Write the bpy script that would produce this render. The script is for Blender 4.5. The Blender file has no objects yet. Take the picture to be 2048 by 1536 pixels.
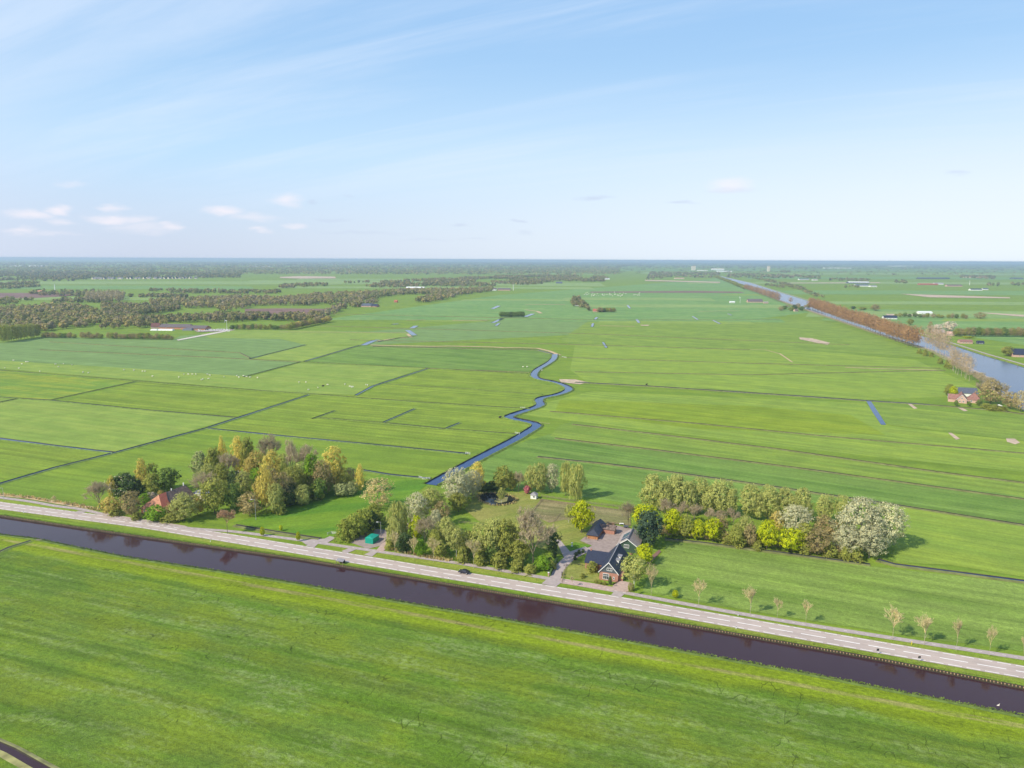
import bpy, math, random
import numpy as np
from mathutils import Vector, Matrix, noise as mnoise
S = bpy.context.scene
COL = S.collection
R = math.radians
# ------------------------------------------------------------------ camera
F = 1422.0; H = 120.0; PITCH = math.atan((768-519)/F); ROLL = R(0.25)
cam_d = bpy.data.cameras.new('camera'); cam = bpy.data.objects.new('camera', cam_d); COL.objects.link(cam)
cam_d.sensor_width = 36.0; cam_d.lens = 36.0*F/2048.0; cam_d.clip_start = 1.0; cam_d.clip_end = 200000
cam.matrix_world = Matrix.Translation((0, 0, H)) @ Matrix.Rotation(R(90)-PITCH, 4, 'X') @ Matrix.Rotation(ROLL, 4, 'Z')
S.camera = cam
# ------------------------------------------------------------------ light
SUN_AZ = R(33.0+180.0); SUN_EL = R(40.0)
sun_dir = Vector((math.cos(SUN_AZ)*math.cos(SUN_EL), math.sin(SUN_AZ)*math.cos(SUN_EL), math.sin(SUN_EL)))
sd = bpy.data.lights.new('sun', 'SUN'); sd.energy = 4.9; sd.angle = R(0.55); sd.color = (1.0, 0.92, 0.76)
sun = bpy.data.objects.new('sun', sd); COL.objects.link(sun)
sun.rotation_euler = sun_dir.to_track_quat('Z', 'Y').to_euler(); sun.location = (0, 0, 400)
S.view_settings.view_transform = 'Standard'; S.view_settings.look = 'None'
S.view_settings.exposure = 0.12; S.view_settings.gamma = 1.0
SKY_STR = 0.15; HAZE_DENS = 7.8e-5
cp, sp = math.cos(PITCH), math.sin(PITCH); cr, sr = math.cos(ROLL), math.sin(ROLL)
def ray(x, y):
    dx, dy = x-1024, y-768
    u = dx*cr+dy*sr; v = -dx*sr+dy*cr
    a = u/F; b = -v/F
    return Vector((a, cp+b*sp, -sp+b*cp))
def G(x, y, z=0.0):                    # survey: photo pixel -> point on the level z
    d = ray(x, y); t = (z-H)/d.z
    return Vector((d.x*t, d.y*t, z))
def Pr(X, Y, Z):
    dz = Z-H; yc = Y*cp-dz*sp; zc = Y*sp+dz*cp
    u = F*X/yc; v = -F*zc/yc
    return (1024+u*cr-v*sr, 768+u*sr+v*cr, F/yc)
def hgt(x, y, ty):
    p = G(x, y); lo, hi = 0.0, 110.0
    for _ in range(32):
        m = (lo+hi)/2
        if Pr(p.x, p.y, m)[1] > ty: lo = m
        else: hi = m
    return lo
# ------------------------------------------------------------------ world sky
W = bpy.data.worlds.new('World'); S.world = W; W.use_nodes = True
nt = W.node_tree; N = nt.nodes; L = nt.links; N.clear()
def nd(tree, typ, **kw):
    n = tree.nodes.new(typ)
    for k, v in kw.items(): setattr(n, k, v)
    return n
def mth(tree, op, a, b=None, c=None, clamp=False):
    n = tree.nodes.new('ShaderNodeMath'); n.operation = op; n.use_clamp = clamp
    for i, q in enumerate((a, b, c)):
        if q is None: continue
        if isinstance(q, (int, float)): n.inputs[i].default_value = q
        else: tree.links.new(q, n.inputs[i])
    return n.outputs[0]
def vmth(tree, op, a, b):
    n = tree.nodes.new('ShaderNodeVectorMath'); n.operation = op
    for i, q in enumerate((a, b)):
        if isinstance(q, (tuple, list)): n.inputs[i].default_value = q
        else: tree.links.new(q, n.inputs[i])
    return n
def mixc(tree, fac, a, b, blend='MIX'):
    n = tree.nodes.new('ShaderNodeMix'); n.data_type = 'RGBA'; n.blend_type = blend; n.clamp_factor = True
    for i, q in ((0, fac), (6, a), (7, b)):
        if isinstance(q, (int, float)): n.inputs[i].default_value = q
        elif isinstance(q, (tuple, list)): n.inputs[i].default_value = (q[0], q[1], q[2], 1)
        else: tree.links.new(q, n.inputs[i])
    return n.outputs[2]
def mrange(tree, v, a, b, c=0.0, d=1.0, smooth=True):
    n = tree.nodes.new('ShaderNodeMapRange'); n.interpolation_type = 'SMOOTHSTEP' if smooth else 'LINEAR'
    n.inputs[1].default_value = a; n.inputs[2].default_value = b; n.inputs[3].default_value = c; n.inputs[4].default_value = d
    tree.links.new(v, n.inputs[0]); return n.outputs[0]
def noise_n(tree, vec, scale, detail=3, rough=0.55, dist=0.0):
    n = tree.nodes.new('ShaderNodeTexNoise'); n.inputs['Scale'].default_value = scale; n.inputs['Detail'].default_value = detail
    n.inputs['Roughness'].default_value = rough; n.inputs['Distortion'].default_value = dist
    if vec is not None: tree.links.new(vec, n.inputs['Vector'])
    return n.outputs['Fac']
sky = nd(nt, 'ShaderNodeTexSky', sky_type='NISHITA', sun_disc=False)
sky.sun_elevation = SUN_EL; sky.sun_rotation = math.atan2(sun_dir.x, sun_dir.y) % (2*math.pi)
sky.altitude = 100; sky.air_density = 1.0; sky.dust_density = 1.4; sky.ozone_density = 1.6
tc = nd(nt, 'ShaderNodeTexCoord'); sx = nd(nt, 'ShaderNodeSeparateXYZ'); L.new(tc.outputs['Generated'], sx.inputs[0])
az = mth(nt, 'ARCTAN2', sx.outputs[0], sx.outputs[1]); el = mth(nt, 'ARCSINE', sx.outputs[2])
cb = nd(nt, 'ShaderNodeCombineXYZ'); L.new(az, cb.inputs[0]); L.new(el, cb.inputs[1])
# project onto a high cloud layer for cirrus
zc = mth(nt, 'ADD', mth(nt, 'MAXIMUM', sx.outputs[2], 0.0), 0.10)
pl = vmth(nt, 'DIVIDE', tc.outputs['Generated'], (1, 1, 1)); cbz = nd(nt, 'ShaderNodeCombineXYZ')
L.new(zc, cbz.inputs[0]); L.new(zc, cbz.inputs[1]); cbz.inputs[2].default_value = 1.0; L.new(cbz.outputs[0], pl.inputs[1])
mp = nd(nt, 'ShaderNodeMapping'); mp0 = nd(nt, 'ShaderNodeMapping'); mp0.inputs['Rotation'].default_value = (0, 0, R(-152)); L.new(pl.outputs[0], mp0.inputs[0])
mp.inputs['Scale'].default_value = (0.22, 1.5, 0.0); L.new(mp0.outputs[0], mp.inputs[0])
c1 = noise_n(nt, mp.outputs[0], 1.3, 9, 0.62, 0.7)
c2 = noise_n(nt, mp.outputs[0], 0.35, 3, 0.5, 0.6)
cir = mrange(nt, mth(nt, 'ADD', mth(nt, 'MULTIPLY', c1, 0.5), mth(nt, 'MULTIPLY', c2, 0.5)), 0.44, 0.68, 0.0, 0.58)
# sky tone: Nishita blended with the thin milky veil of the day
side = mrange(nt, az, -0.7, 0.75, 0.0, 1.0)
skyc = mixc(nt, 1.0, sky.outputs[0], (SKY_STR*0.95, SKY_STR*1.0, SKY_STR*1.02), 'MULTIPLY')
tone = mixc(nt, mrange(nt, el, 0.08, 0.34), (0.50, 0.73, 0.96), (0.33, 0.56, 0.87))
tone = mixc(nt, mrange(nt, el, 0.36, 0.95), tone, (0.09, 0.20, 0.48))
low = mixc(nt, side, (0.59, 0.66, 0.82), (0.68, 0.79, 0.90))
tone = mixc(nt, mrange(nt, el, -0.01, 0.15), low, tone)
milky = mixc(nt, 0.92, skyc, tone)
rightglow = mth(nt, 'MULTIPLY', side, mrange(nt, el, 0.03, 0.26, 0.85, 0.0))
milky = mixc(nt, rightglow, milky, (0.84, 0.91, 0.98))
leftglow = mth(nt, 'MULTIPLY', mrange(nt, az, -0.72, -0.40, 1.0, 0.0), mrange(nt, el, 0.0, 0.4, 0.42, 0.2))
milky = mixc(nt, leftglow, milky, (0.70, 0.78, 0.92))
milky = mixc(nt, mth(nt, 'MULTIPLY', cir, mrange(nt, el, 0.03, 0.14)), milky, (0.72, 0.82, 0.97))
# small fair-weather cumulus low over the horizon, by bearing and elevation
def azel(x, y):
    d = ray(x, y).normalized(); return math.atan2(d.x, d.y), math.asin(d.z)
wn = nd(nt, 'ShaderNodeTexNoise'); wn.inputs['Scale'].default_value = 55; wn.inputs['Detail'].default_value = 5
mpw = nd(nt, 'ShaderNodeMapping'); mpw.inputs['Scale'].default_value = (0.6, 1.6, 1); L.new(cb.outputs[0], mpw.inputs[0]); L.new(mpw.outputs[0], wn.inputs['Vector'])
wob = vmth(nt, 'MULTIPLY', vmth(nt, 'SUBTRACT', wn.outputs['Color'], (0.5, 0.5, 0.5)).outputs[0], (0.034, 0.015, 0)).outputs[0]
pos = vmth(nt, 'ADD', cb.outputs[0], wob).outputs[0]
PUFF = [(62,430,34,9,.75),(118,421,20,9,.85),(115,444,20,6,.5),(38,460,26,7,.6),(222,416,26,6,.6),(225,437,40,10,.8),(270,440,34,10,.55),(340,453,24,7,.7),(290,455,60,10,.4),
        (445,423,34,10,.85),(505,433,46,9,.45),(570,401,32,12,.7),(145,368,30,6,.3),(520,459,24,6,.5),(590,452,20,5,.5),(100,468,50,5,.3),(1462,369,42,15,.6)]
GREY = [(1190,396,34,6,.55),(1365,405,26,4,.5),(1040,442,18,4,.5),(918,450,20,4,.45),(632,403,12,4,.4),(695,394,12,3,.3),(665,440,34,4,.3),(1915,346,18,5,.4),(1462,379,42,7,.4),(1050,465,18,3,.25),(720,465,90,4,.25),(850,478,60,3,.2),(950,476,40,3,.2)]
def puffs(lst, inner):
    acc = None
    for (x, y, rx, ry, s) in lst:
        a0, e0 = azel(x, y)
        v = vmth(nt, 'SUBTRACT', pos, (a0, e0, 0)).outputs[0]
        v = vmth(nt, 'MULTIPLY', v, (F/rx*1.0, F/ry, 0)).outputs[0]
        ln = nd(nt, 'ShaderNodeVectorMath', operation='LENGTH'); L.new(v, ln.inputs[0])
        m = mrange(nt, ln.outputs['Value'], inner, 1.35, s, 0.0)
        acc = m if acc is None else mth(nt, 'MAXIMUM', acc, m)
    return acc
milky = mixc(nt, mth(nt, 'MULTIPLY', puffs(GREY, 0.1), 0.8), milky, (0.52, 0.60, 0.78))
milky = mixc(nt, mth(nt, 'MULTIPLY', puffs(PUFF, 0.0), 0.85), milky, (0.93, 0.87, 0.92))
bg = nd(nt, 'ShaderNodeBackground'); L.new(milky, bg.inputs[0]); bg.inputs[1].default_value = 1.0
wo = nd(nt, 'ShaderNodeOutputWorld'); L.new(bg.outputs[0], wo.inputs[0])
# ------------------------------------------------------------------ tagging and mesh helpers
def tag(o, label=None, cat=None, group=None, kind=None):
    if label: o['label'] = label
    if cat: o['category'] = cat
    if group: o['group'] = group
    if kind: o['kind'] = kind
    return o
def empty(name, loc, rz=0.0, sc=(1, 1, 1)):
    o = bpy.data.objects.new(name, None); o.location = loc; o.rotation_euler = (0, 0, rz); o.scale = sc
    o.empty_display_size = 0.5; COL.objects.link(o); return o
class MB:
    def __init__(s): s.v = []; s.f = []; s.m = []
    def add(s, vs, fs, mi=0):
        b = len(s.v); s.v += [tuple(v) for v in vs]; s.f += [tuple(b+i for i in f) for f in fs]; s.m += [mi]*len(fs)
    def box(s, c, d, rz=0.0, mi=0):
        hx, hy, hz = d[0]/2, d[1]/2, d[2]/2; ca, sa = math.cos(rz), math.sin(rz)
        vs = [(c[0]+x*ca-y*sa, c[1]+x*sa+y*ca, c[2]+z) for x in (-hx, hx) for y in (-hy, hy) for z in (-hz, hz)]
        s.add(vs, [(0,1,3,2),(4,6,7,5),(0,4,5,1),(2,3,7,6),(0,2,6,4),(1,5,7,3)], mi)
    def tube(s, a, b, ra, rb, n=5, mi=0):
        a = Vector(a); b = Vector(b); d = (b-a)
        if d.length < 1e-6: return
        q = d.to_track_quat('Z', 'Y'); vs = []
        for (c, r) in ((a, ra), (b, rb)):
            for i in range(n):
                t = 2*math.pi*i/n; vs.append(c+q @ Vector((math.cos(t)*r, math.sin(t)*r, 0)))
        s.add(vs, [(i, (i+1) % n, n+(i+1) % n, n+i) for i in range(n)]+[tuple(range(n-1, -1, -1)), tuple(range(n, 2*n))], mi)
    def prism(s, pts, z0, z1, mi=0):
        n = len(pts); vs = [(p[0], p[1], z0) for p in pts]+[(p[0], p[1], z1) for p in pts]
        s.add(vs, [(i, (i+1) % n, n+(i+1) % n, n+i) for i in range(n)]+[tuple(range(n-1, -1, -1)), tuple(range(n, 2*n))], mi)
    def mesh(s, name, mats, smooth=False):
        me = bpy.data.meshes.new(name); me.from_pydata(s.v, [], s.f)
        for m in (mats if isinstance(mats, (list, tuple)) else [mats]): me.materials.append(m)
        if any(s.m): me.polygons.foreach_set('material_index', s.m)
        if smooth: me.polygons.foreach_set('use_smooth', [True]*len(me.polygons))
        me.update(); return me
    def build(s, name, mats, parent=None, smooth=False):
        o = bpy.data.objects.new(name, s.mesh(name, mats, smooth)); COL.objects.link(o)
        if parent: o.parent = parent
        return o
def link_mesh(name, me, parent=None):
    o = bpy.data.objects.new(name, me); COL.objects.link(o)
    if parent: o.parent = parent
    return o
# ------------------------------------------------------------------ materials
def newmat(name):
    m = bpy.data.materials.new(name); m.use_nodes = True; t = m.node_tree
    return m, t, t.nodes['Principled BSDF']
def sc3(c, k): return (c[0]*k, c[1]*k, c[2]*k)
def plain(name, c, rough=0.8, var=0.22, scale=1.5, bump=0.0, metal=0.0, spec=0.3):
    m, t, b = newmat(name); g = nd(t, 'ShaderNodeTexCoord')
    n1 = noise_n(t, g.outputs['Object'], scale, 5); 
    f = mrange(t, n1, 0.3, 0.7, 0, 1, False)
    t.links.new(mixc(t, f, sc3(c, 1-var), sc3(c, 1+var)), b.inputs['Base Color'])
    b.inputs['Roughness'].default_value = rough; b.inputs['Metallic'].default_value = metal
    b.inputs['Specular IOR Level'].default_value = spec
    if bump:
        bp = nd(t, 'ShaderNodeBump'); bp.inputs['Distance'].default_value = bump; t.links.new(n1, bp.inputs['Height']); t.links.new(bp.outputs[0], b.inputs['Normal'])
    return m
def grass(name, a, b2, yel=None, ang=-19.0, stripe=0.25, yamt=0.35, clump=0.5, cracks=False, rows=0.0):
    m, t, b = newmat(name); geo = nd(t, 'ShaderNodeNewGeometry')
    mp = nd(t, 'ShaderNodeMapping'); mp.inputs['Rotation'].default_value = (0, 0, R(-ang)); t.links.new(geo.outputs['Position'], mp.inputs[0])
    st = nd(t, 'ShaderNodeMapping'); st.inputs['Scale'].default_value = (0.10, 1.0, 1.0); t.links.new(mp.outputs[0], st.inputs[0])
    big = noise_n(t, st.outputs[0], 0.075, 6, 0.68, 0.5)
    med = noise_n(t, geo.outputs['Position'], 0.05, 5, 0.62)
    fs = nd(t, 'ShaderNodeMapping'); fs.inputs['Scale'].default_value = (0.75, 1.0, 1.0); t.links.new(mp.outputs[0], fs.inputs[0])
    fine = noise_n(t, fs.outputs[0], 0.85, 6, 0.74, 0.5)
    fine2 = noise_n(t, geo.outputs['Position'], 3.5, 3, 0.65)
    col = mixc(t, mrange(t, big, 0.32, 0.66), a, b2)
    if yel: col = mixc(t, mth(t, 'MULTIPLY', mrange(t, mth(t, 'ADD', mth(t, 'MULTIPLY', big, 0.6), mth(t, 'MULTIPLY', med, 0.4)), 0.44, 0.60), yamt), col, yel)
    st2 = nd(t, 'ShaderNodeMapping'); st2.inputs['Scale'].default_value = (0.02, 1.0, 1.0); t.links.new(mp.outputs[0], st2.inputs[0])
    lanes = noise_n(t, st2.outputs[0], 0.22, 3, 0.7)
    v = mth(t, 'ADD', 1.0-stripe/2, mth(t, 'MULTIPLY', mrange(t, lanes, 0.35, 0.65), stripe))
    v = mth(t, 'MULTIPLY', v, mrange(t, med, 0.3, 0.7, 0.88, 1.12, False))
    v = mth(t, 'MULTIPLY', v, mrange(t, fine, 0.28, 0.72, 1-clump*0.55, 1+clump*0.55, False))
    v = mth(t, 'MULTIPLY', v, mrange(t, fine2, 0.3, 0.7, 1-clump*0.5, 1+clump*0.5, False))
    if cracks:                                                 # pale lodged grass in broken drifts
        s3_ = nd(t, 'ShaderNodeMapping'); s3_.inputs['Scale'].default_value = (0.22, 1.0, 1.0); t.links.new(mp.outputs[0], s3_.inputs[0])
        pa = mth(t, 'MULTIPLY', mrange(t, noise_n(t, s3_.outputs[0], 0.13, 6, 0.72, 0.4), 0.48, 0.62), mrange(t, noise_n(t, fs.outputs[0], 0.55, 5, 0.75), 0.40, 0.62))
        col = mixc(t, mth(t, 'MULTIPLY', pa, 0.62), col, (0.235, 0.300, 0.105))
    if cracks:                                                 # worn strip and lighter headland along the canal
        pA, pB = G(75, 1079), G(2048, 1433); tt = (pB-pA).normalized(); nn = Vector((tt.y, -tt.x, 0))
        dt = nd(t, 'ShaderNodeVectorMath', operation='DOT_PRODUCT'); t.links.new(geo.outputs['Position'], dt.inputs[0]); dt.inputs[1].default_value = nn
        dist = mth(t, 'SUBTRACT', dt.outputs['Value'], nn.dot(pA))
        wob_ = noise_n(t, geo.outputs['Position'], 0.11, 5, 0.7); wob2 = noise_n(t, geo.outputs['Position'], 0.022, 3, 0.6)
        dw = mth(t, 'ADD', dist, mth(t, 'ADD', mth(t, 'MULTIPLY', wob_, 5.0), mth(t, 'MULTIPLY', wob2, 12.0)))
        col = mixc(t, mth(t, 'MULTIPLY', mrange(t, dw, 17.0, 23.0, 1.0, 0.0), 0.92), col, mixc(t, fine, (0.165, 0.245, 0.010), (0.225, 0.285, 0.012)))
        d2 = mth(t, 'ADD', dist, mth(t, 'MULTIPLY', wob2, 1.2))
        tr_ = mth(t, 'MULTIPLY', mth(t, 'MULTIPLY', mrange(t, d2, 4.0, 4.8), mrange(t, d2, 6.0, 7.2, 1.0, 0.0)), mrange(t, noise_n(t, st.outputs[0], 0.4, 4, 0.7), 0.36, 0.60))
        col = mixc(t, mth(t, 'MULTIPLY', tr_, 0.65), col, (0.33, 0.27, 0.12))
    if rows:
        wv = nd(t, 'ShaderNodeTexWave'); wv.bands_direction = 'Y'; wv.inputs['Scale'].default_value = 0.045; wv.inputs['Distortion'].default_value = 1.2; wv.inputs['Detail Scale'].default_value = 0.5
        t.links.new(mp.outputs[0], wv.inputs['Vector'])
        v = mth(t, 'MULTIPLY', v, mrange(t, wv.outputs['Fac'], 0, 0.6, 1-rows, 1.0))
    if cracks:
        ds = vmth(t, 'ADD', geo.outputs['Position'], vmth(t, 'MULTIPLY', vmth(t, 'SUBTRACT', nd(t, 'ShaderNodeTexNoise').outputs['Color'], (0.5,)*3).outputs[0], (0, 0, 0)).outputs[0])
        w2 = nd(t, 'ShaderNodeTexNoise'); w2.inputs['Scale'].default_value = 0.30; w2.inputs['Detail'].default_value = 4; t.links.new(geo.outputs['Position'], w2.inputs['Vector'])
        ds = vmth(t, 'ADD', geo.outputs['Position'], vmth(t, 'MULTIPLY', vmth(t, 'SUBTRACT', w2.outputs['Color'], (0.5,)*3).outputs[0], (2.4, 2.4, 0)).outputs[0])
        vm0 = nd(t, 'ShaderNodeMapping'); vm0.inputs['Rotation'].default_value = (0, 0, R(-66)); t.links.new(ds.outputs[0], vm0.inputs[0]); vm = nd(t, 'ShaderNodeMapping'); vm.inputs['Scale'].default_value = (0.38, 1.5, 1); t.links.new(vm0.outputs[0], vm.inputs[0])
        vo = nd(t, 'ShaderNodeTexVoronoi'); vo.voronoi_dimensions = '2D'; vo.feature = 'DISTANCE_TO_EDGE'; vo.inputs['Scale'].default_value = 0.20; t.links.new(vm.outputs[0], vo.inputs['Vector'])
        ed = mrange(t, vo.outputs['Distance'], 0.012, 0.040, 1.0, 0.0)
        mk = mrange(t, noise_n(t, geo.outputs['Position'], 0.030, 3, 0.6), 0.50, 0.57)
        mk2 = mrange(t, noise_n(t, geo.outputs['Position'], 0.17, 2, 0.5), 0.50, 0.57)
        mk = mth(t, 'MULTIPLY', mk, mk2)
        v = mth(t, 'MULTIPLY', v, mth(t, 'SUBTRACT', 1.0, mth(t, 'MULTIPLY', mth(t, 'MULTIPLY', ed, mk), 0.48)))
    hs = nd(t, 'ShaderNodeVectorMath', operation='SCALE'); t.links.new(col, hs.inputs[0]); t.links.new(v, hs.inputs['Scale'])
    t.links.new(hs.outputs[0], b.inputs['Base Color'])
    b.inputs['Roughness'].default_value = 0.9; b.inputs['Specular IOR Level'].default_value = 0.12
    bp = nd(t, 'ShaderNodeBump'); bp.inputs['Distance'].default_value = 0.5; bp.inputs['Strength'].default_value = 0.55
    t.links.new(mth(t, 'ADD', fine, mth(t, 'MULTIPLY', fine2, 0.4)), bp.inputs['Height']); t.links.new(bp.outputs[0], b.inputs['Normal'])
    return m
def leaf(name, c, trans=0.3, var=0.25, sp=0.15):
    m, t, b = newmat(name); g = nd(t, 'ShaderNodeTexCoord'); oi = nd(t, 'ShaderNodeObjectInfo'); ge = nd(t, 'ShaderNodeNewGeometry')
    n1 = noise_n(t, ge.outputs['Position'], 0.45, 4, 0.7)
    f = mrange(t, n1, 0.3, 0.7, 1-var, 1+var, False)
    f = mth(t, 'MULTIPLY', f, mrange(t, oi.outputs['Random'], 0, 1, 0.86, 1.12, False))
    f = mth(t, 'MULTIPLY', f, mrange(t, ge.outputs['Random Per Island'], 0, 1, 0.72, 1.28, False))
    hue = mixc(t, ge.outputs['Random Per Island'], c, (c[0]*1.12, c[1]*0.95, c[2]*0.8))
    hs = nd(t, 'ShaderNodeVectorMath', operation='SCALE'); t.links.new(hue, hs.inputs[0]); t.links.new(f, hs.inputs['Scale'])
    t.links.new(hs.outputs[0], b.inputs['Base Color']); b.inputs['Roughness'].default_value = 0.75; b.inputs['Specular IOR Level'].default_value = sp
    tr = nd(t, 'ShaderNodeBsdfTranslucent'); t.links.new(hs.outputs[0], tr.inputs[0])
    mx = nd(t, 'ShaderNodeMixShader'); mx.inputs[0].default_value = trans
    t.links.new(b.outputs[0], mx.inputs[1]); t.links.new(tr.outputs[0], mx.inputs[2]); t.links.new(mx.outputs[0], t.nodes['Material Output'].inputs[0])
    return m
def watermat(name, c, rough=0.06, wave=0.02, scale=0.5):
    m, t, b = newmat(name); ge = nd(t, 'ShaderNodeNewGeometry')
    n1 = noise_n(t, ge.outputs['Position'], 0.03, 3); t.links.new(mixc(t, n1, sc3(c, 0.8), sc3(c, 1.25)), b.inputs['Base Color'])
    b.inputs['Roughness'].default_value = rough; b.inputs['IOR'].default_value = 1.33
    mp = nd(t, 'ShaderNodeMapping'); mp.inputs['Rotation'].default_value = (0, 0, R(40)); mp.inputs['Scale'].default_value = (0.5, 1.6, 1); t.links.new(ge.outputs['Position'], mp.inputs[0])
    n2 = noise_n(t, mp.outputs[0], scale, 4, 0.6)
    bp = nd(t, 'ShaderNodeBump'); bp.inputs['Distance'].default_value = wave; t.links.new(n2, bp.inputs['Height']); t.links.new(bp.outputs[0], b.inputs['Normal'])
    return m
M = {}
GA = (0.125, 0.225, 0.042); GB = (0.165, 0.275, 0.055); GY = (0.26, 0.33, 0.03)
M['near'] = grass('near_meadow_grass', (0.094, 0.172, 0.013), (0.135, 0.212, 0.034), (0.158, 0.205, 0.006), -19, 0.30, 0.55, 0.75, cracks=True)
M['nearband'] = grass('bright_edge_grass', (0.215, 0.275, 0.01), (0.245, 0.3, 0.012), (0.27, 0.29, 0.02), -19, 0.22, 0.4, 0.5)
M['base'] = grass('pasture_grass', (0.154, 0.242, 0.026), (0.180, 0.273, 0.032), (0.212, 0.278, 0.022), -19, 0.25, 0.45, 0.45)
M['right'] = grass('long_parcel_grass', (0.160, 0.248, 0.035), (0.209, 0.297, 0.050), (0.246, 0.320, 0.035), -29, 0.24, 0.35, 0.45)
M['rightlight'] = grass('light_parcel_grass', (0.197, 0.292, 0.041), (0.233, 0.325, 0.051), (0.259, 0.331, 0.032), -29, 0.25, 0.4, 0.35)
M['rightyel'] = grass('yellowish_parcel_grass', (0.191, 0.273, 0.022), (0.217, 0.294, 0.025), (0.244, 0.299, 0.022), -29, 0.25, 0.4, 0.35)
M['rightdark'] = grass('deep_green_parcel', (0.121, 0.215, 0.035), (0.172, 0.270, 0.055), (0.184, 0.276, 0.040), -29, 0.30, 0.25, 0.5)
M['rightfront'] = grass('combed_meadow_grass', (0.138, 0.220, 0.033), (0.233, 0.315, 0.072), (0.197, 0.297, 0.032), -24, 0.28, 0.3, 0.6)
M['teal'] = grass('bluish_cereal_crop', (0.162, 0.255, 0.075), (0.185, 0.280, 0.088), None, -22, 0.22, 0.3, 0.25)
M['yellow'] = grass('yellow_green_pasture', (0.205, 0.300, 0.050), (0.235, 0.325, 0.060), (0.28, 0.33, 0.06), -22, 0.15, 0.4, 0.3)
M['bloom'] = grass('pasture_with_yellow_bloom', (0.150, 0.260, 0.035), (0.200, 0.290, 0.035), (0.32, 0.32, 0.03), -22, 0.2, 0.5, 0.5)
M['lmid'] = grass('ribbed_pasture_grass', (0.175, 0.258, 0.027), (0.212, 0.294, 0.037), (0.244, 0.309, 0.029), -20, 0.32, 0.4, 0.55, rows=0.10)
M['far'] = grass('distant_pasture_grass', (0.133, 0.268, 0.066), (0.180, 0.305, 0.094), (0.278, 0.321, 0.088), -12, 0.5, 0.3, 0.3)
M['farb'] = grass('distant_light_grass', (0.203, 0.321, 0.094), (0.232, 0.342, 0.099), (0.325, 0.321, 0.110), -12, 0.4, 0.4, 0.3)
M['lawn'] = grass('dry_garden_lawn', (0.200, 0.240, 0.045), (0.255, 0.275, 0.060), (0.32, 0.28, 0.09), 30, 0.15, 0.5, 0.5)
M['paddock'] = grass('worn_paddock_grass', (0.185, 0.185, 0.070), (0.270, 0.225, 0.105), (0.28, 0.22, 0.12), -19, 0.3, 0.6, 0.6)
M['lush'] = grass('lush_dark_grass', (0.095, 0.215, 0.020), (0.135, 0.255, 0.024), (0.19, 0.27, 0.02), 20, 0.15, 0.4, 0.5)
M['verge'] = grass('road_verge_grass', (0.160, 0.250, 0.022), (0.210, 0.290, 0.028), (0.27, 0.27, 0.06), -19, 0.2, 0.5, 0.6)
M['reed'] = plain('dry_reed', (0.50, 0.37, 0.21), 0.9, 0.3, 0.4)
M['drygrass'] = plain('dry_bank_grass', (0.26, 0.25, 0.10), 0.9, 0.4, 0.25)
M['bareearth'] = plain('bare_pale_soil', (0.50, 0.38, 0.27), 0.9, 0.3, 0.15)
M['plough'] = plain('ploughed_brown_soil', (0.20, 0.115, 0.09), 0.9, 0.25, 0.02)
M['furrow'] = plain('brownish_furrow_grass', (0.155, 0.165, 0.055), 0.9, 0.3, 0.3)
M['peat'] = plain('dark_wet_bank', (0.045, 0.038, 0.022), 0.9, 0.3, 0.5)
M['bankgrass'] = plain('rough_bank_grass', (0.14, 0.20, 0.035), 0.9, 0.35, 0.4)
M['pondw'] = watermat('pond_water', (0.022, 0.026, 0.026), 0.10, 0.03, 0.8)
M['water'] = watermat('canal_water', (0.042, 0.019, 0.024), 0.05, 0.012, 0.7)
M['ditchw'] = watermat('ditch_water', (0.018, 0.045, 0.13), 0.08, 0.02, 0.8)  # blue sky reflection partly painted: tint put into the base colour
M['shipw'] = watermat('ship_canal_water', (0.035, 0.06, 0.13), 0.16, 0.10, 0.15)
M['asphalt'] = plain('pale_asphalt', (0.47, 0.385, 0.335), 0.9, 0.10, 0.35)
def roadmat(name, c, ang):
    m, t, b = newmat(name); ge = nd(t, 'ShaderNodeNewGeometry'); mp = nd(t, 'ShaderNodeMapping'); mp.inputs['Rotation'].default_value = (0, 0, R(-ang)); t.links.new(ge.outputs['Position'], mp.inputs[0])
    m2 = nd(t, 'ShaderNodeMapping'); m2.inputs['Scale'].default_value = (0.03, 1, 1); t.links.new(mp.outputs[0], m2.inputs[0])
    a = noise_n(t, m2.outputs[0], 0.9, 4, 0.6); p = noise_n(t, ge.outputs['Position'], 0.18, 5, 0.7)
    v = mth(t, 'MULTIPLY', mrange(t, a, 0.3, 0.7, 0.84, 1.10, False), mrange(t, p, 0.3, 0.7, 0.90, 1.08, False))
    hs = nd(t, 'ShaderNodeVectorMath', operation='SCALE'); hs.inputs[0].default_value = c; t.links.new(v, hs.inputs['Scale']); t.links.new(hs.outputs[0], b.inputs['Base Color']); b.inputs['Roughness'].default_value = 0.9
    return m
M['asphalt'] = roadmat('pale_worn_asphalt', (0.47, 0.385, 0.335), -19.2)
M['asphalt2'] = plain('worn_path_asphalt', (0.40, 0.335, 0.31), 0.9, 0.12, 0.5)
M['drive'] = plain('brick_paving', (0.33, 0.26, 0.23), 0.9, 0.18, 0.6)
M['pink'] = plain('pale_clinker_paving', (0.46, 0.34, 0.29), 0.9, 0.15, 0.9)
M['mark'] = plain('white_road_paint', (0.86, 0.84, 0.80), 0.7, 0.06, 0.8)
M['concrete'] = plain('pale_farm_concrete', (0.58, 0.52, 0.45), 0.9, 0.1, 0.1)
M['brick'] = plain('red_brick', (0.40, 0.20, 0.145), 0.85, 0.2, 2.5)
M['brickp'] = plain('pinkish_brick', (0.56, 0.36, 0.29), 0.85, 0.15, 1.5)
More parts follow.
